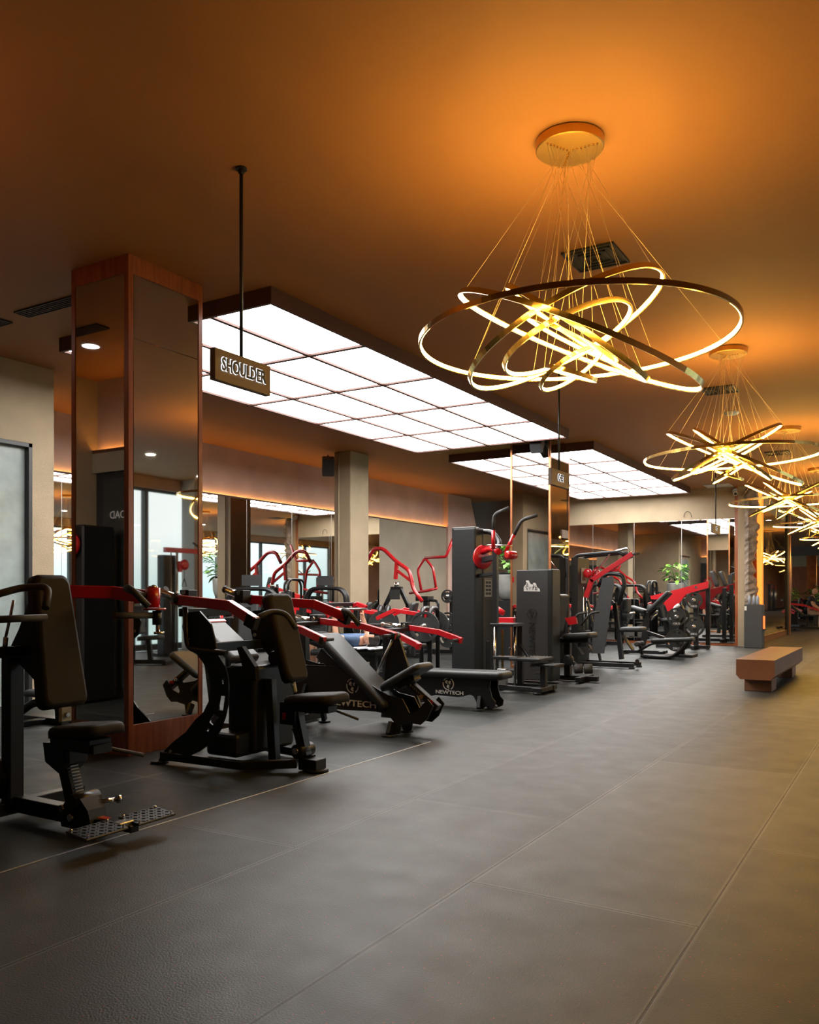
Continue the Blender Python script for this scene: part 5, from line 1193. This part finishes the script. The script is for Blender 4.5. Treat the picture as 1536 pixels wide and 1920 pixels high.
# two people far down the aisle
def seated(P0, lab, shirt, shorts, hairm, f, hair=True):
    x, y = P0; t = thing('person', lab, 'person', (x, y, 0), None); s = f
    V = [(x, y, .62, (.15, .12)), (x+s*.06, y, .82, (.14, .11)), (x+s*.16, y, 1.08, (.17, .12)), (x+s*.19, y, 1.16, (.09, .08)), (x+s*.23, y, 1.24, .05),
         (x+s*.24, y-.12, .60, .085), (x+s*.46, y-.15, .58, .06), (x+s*.44, y-.16, .33, .055), (x+s*.42, y-.16, .09, .038), (x+s*.58, y-.17, .05, .03),
         (x+s*.24, y+.12, .60, .085), (x+s*.46, y+.15, .58, .06), (x+s*.44, y+.16, .33, .055), (x+s*.42, y+.16, .09, .038), (x+s*.58, y+.17, .05, .03),
         (x+s*.16, y-.21, 1.12, .06), (x+s*.24, y-.27, .86, .046), (x+s*.46, y-.20, .72, .034), (x+s*.16, y+.21, 1.12, .06), (x+s*.24, y+.27, .86, .046), (x+s*.46, y+.20, .72, .034)]
    E_ = [(0, 1), (1, 2), (2, 3), (3, 4), (0, 5), (5, 6), (6, 7), (7, 8), (8, 9), (0, 10), (10, 11), (11, 12), (12, 13), (13, 14), (3, 15), (15, 16), (16, 17), (3, 18), (18, 19), (19, 20)]
    hand(V, E_, 17, (s, 0, -.3)); hand(V, E_, 20, (s, 0, -.3))
    skin_mesh('body', V, E_, 'skin', t)
    skin_mesh('shirt', [(x, y, .62, (.165, .135)), (x+s*.06, y, .82, (.155, .125)), (x+s*.16, y, 1.08, (.185, .135)), (x+s*.19, y, 1.15, (.12, .10)), (x+s*.16, y-.22, 1.11, .075), (x+s*.20, y-.26, .98, .068), (x+s*.16, y+.22, 1.11, .075), (x+s*.20, y+.26, .98, .068)], [(0, 1), (1, 2), (2, 3), (3, 4), (4, 5), (3, 6), (6, 7)], shirt, t)
    skin_mesh('shorts', [(x, y, .60, (.165, .13)), (x+s*.12, y, .60, (.15, .11)), (x+s*.26, y-.12, .60, .10), (x+s*.42, y-.15, .585, .085), (x+s*.26, y+.12, .60, .10), (x+s*.42, y+.15, .585, .085)], [(0, 1), (1, 2), (2, 3), (1, 4), (4, 5)], shorts, t)
    head(t, (x+s*.27, y, 1.36), (s*.25, 0, 1), (s, -.2, -.25), hairm, hair=hair)
    return t
seated((-3.30, 33.2), 'bald man in a black shirt and tan shorts leaning forward on a machine', 'cloth_black', 'cloth_tan', 'hair_grey', 1, hair=False)
def small_machine(loc, rz, lab):
    t = thing('exercise_machine', lab, 'gym machine', (0, 0, 0))
    pad('seat', (0, 0, .50), Vector((1, 0, 0)), Vector((0, 0, 1)), .34, .42, .08, 'vinyl_black', t)
    pad('backrest', (-.45, 0, .78), Vector((-.75, 0, .65)), Vector((.65, 0, .75)), .3, .85, .08, 'vinyl_black', t)
    b = MB(); b.beam((-.8, 0, .06), (.75, 0, .06), .09, .08).beam((0, 0, .06), (0, 0, .46), .08, .08, up=(0, 1, 0)).beam((.7, -.3, .06), (.7, .3, .06), .08, .08).beam((-.8, -.3, .06), (-.8, .3, .06), .08, .08).beam((-.8, 0, .06), (-.75, 0, 1.0), .08, .08, up=(0, 1, 0)); b.done('frame', 'black', t)
    MB().path([(-.75, -.2, .95), (.0, -.32, .85), (.55, -.25, .62)], .05, .06).done('lever_arm', 'red', t)
    MB().path([(-.75, .2, .95), (.0, .32, .85), (.55, .25, .62)], .05, .06).done('lever_arm', 'red', t)
    M = place(t, loc, rz)
    for s in (-1, 1): plate(M @ Vector((-.78, s*.34, .5)), M.to_3x3() @ Vector((0, 1, 0)), .22, '%s plate %s' % ('near' if s < 0 else 'far', lab.replace('dark machine', 'on the dark machine').replace('red levered machine under', 'on the machine under')))
    return t
small_machine((-3.28, 33.2, 0), R(0), 'red levered machine under the bald man far down the aisle')
small_machine((-4.1, 31.2, 0), R(20), 'dark machine past the copper edge far down the aisle')
small_machine((-4.3, 35.5, 0), R(-20), 'dark machine at the far end of the aisle')
for i, (x, y, hh, sd) in enumerate(((-4.35, 37.0, 1.0, 5), (-3.1, 37.4, 1.0, 6), (-5.7, 37.2, .9, 8), (-3.3, 39.6, 1.2, 9))):
    lab = ('green plants in a tall dark planter left of the bald man', 'green plants in a planter right behind the bald man', 'plants in a dark planter near the far copper pier', 'dark leafy plants in the rearmost planter')[i]
    t = thing('planter', lab, 'plant', (x, y, 0), 'planters at the far end')
    MB().lohi((x-.35, y-.2, 0), (x+.35, y+.2, hh), bev=.01).done('box', 'panel_grey' if i % 2 else 'black_satin', t)
    leaves((x, y, hh), 60, .36, .5, .22, 'leaf' if i < 3 else 'leaf_dark', t, sd)
# lounge seat seen in the aisle mirror
t = thing('sofa', 'tan rounded sofa reflected in the mirror beyond the orange strip', 'sofa', (2.2, 25.5, 0))
MB().box((2.4, 25.5, .22), (.9, 2.2, .36), bev=.12, seg=3).done('seat', 'sofa', t); MB().box((2.85, 25.5, .55), (.25, 2.2, .55), bev=.1, seg=3).done('backrest', 'sofa', t)
# white ceiling access frame by the end wall
o = MB().lohi((-4.35, 20.9, C-.012), (-3.75, 21.5, C-.001), bev=.002).done('access_panel', 'white_paint'); tag(o, 'flat pale access panel in the ceiling next to the security camera', 'ceiling panel')
# wire loop over the end mirror
o = MB().tube([(-4.85+.09*math.cos(R(a)), EY-.03, 3.20+.13*math.sin(R(a))) for a in range(-10, 200, 15)], .006, 6).done('cable_loop', 'rope_dark'); tag(o, 'thin dark cable loop standing over the top edge of the end mirror', 'cable')

# pale topped incline bench glimpsed behind the second shoulder press
t = thing('incline_bench', 'sloping grey padded bench behind the curved frame of the second shoulder press', 'bench', (-5.4, 6.0, 0))
p0 = at(392, 1168, Y=5.75); p1 = at(462, 1236, Y=5.75); d = (p1-p0).normalized(); z = Vector((-d.z, 0, d.x))
if z.z < 0: z = -z
pad('back_pad', mid(p0, p1), -d, z, .36, (p1-p0).length, .07, 'panel_grey', t, cr=.02)
MB().beam(p0-z*.06, p1-z*.06, .10, .06).beam(p0-z*.08, (p0.x+.1, 5.75, .03), .07, .07, up=(0, 1, 0)).beam(p1-z*.08, (p1.x, 5.75, .03), .07, .07, up=(0, 1, 0)).beam((p0.x, 5.75, .04), (p1.x+.05, 5.75, .04), .08, .07).done('frame', 'black', t)
MB().boxm(Matrix.Translation(p0+z*.025+d*.02) @ Matrix(((d.x, 0, z.x, 0), (0, 1, 0, 0), (d.z, 0, z.z, 0), (0, 0, 0, 1))), (.04, .35, .04)).done('red_edge', 'red', t)
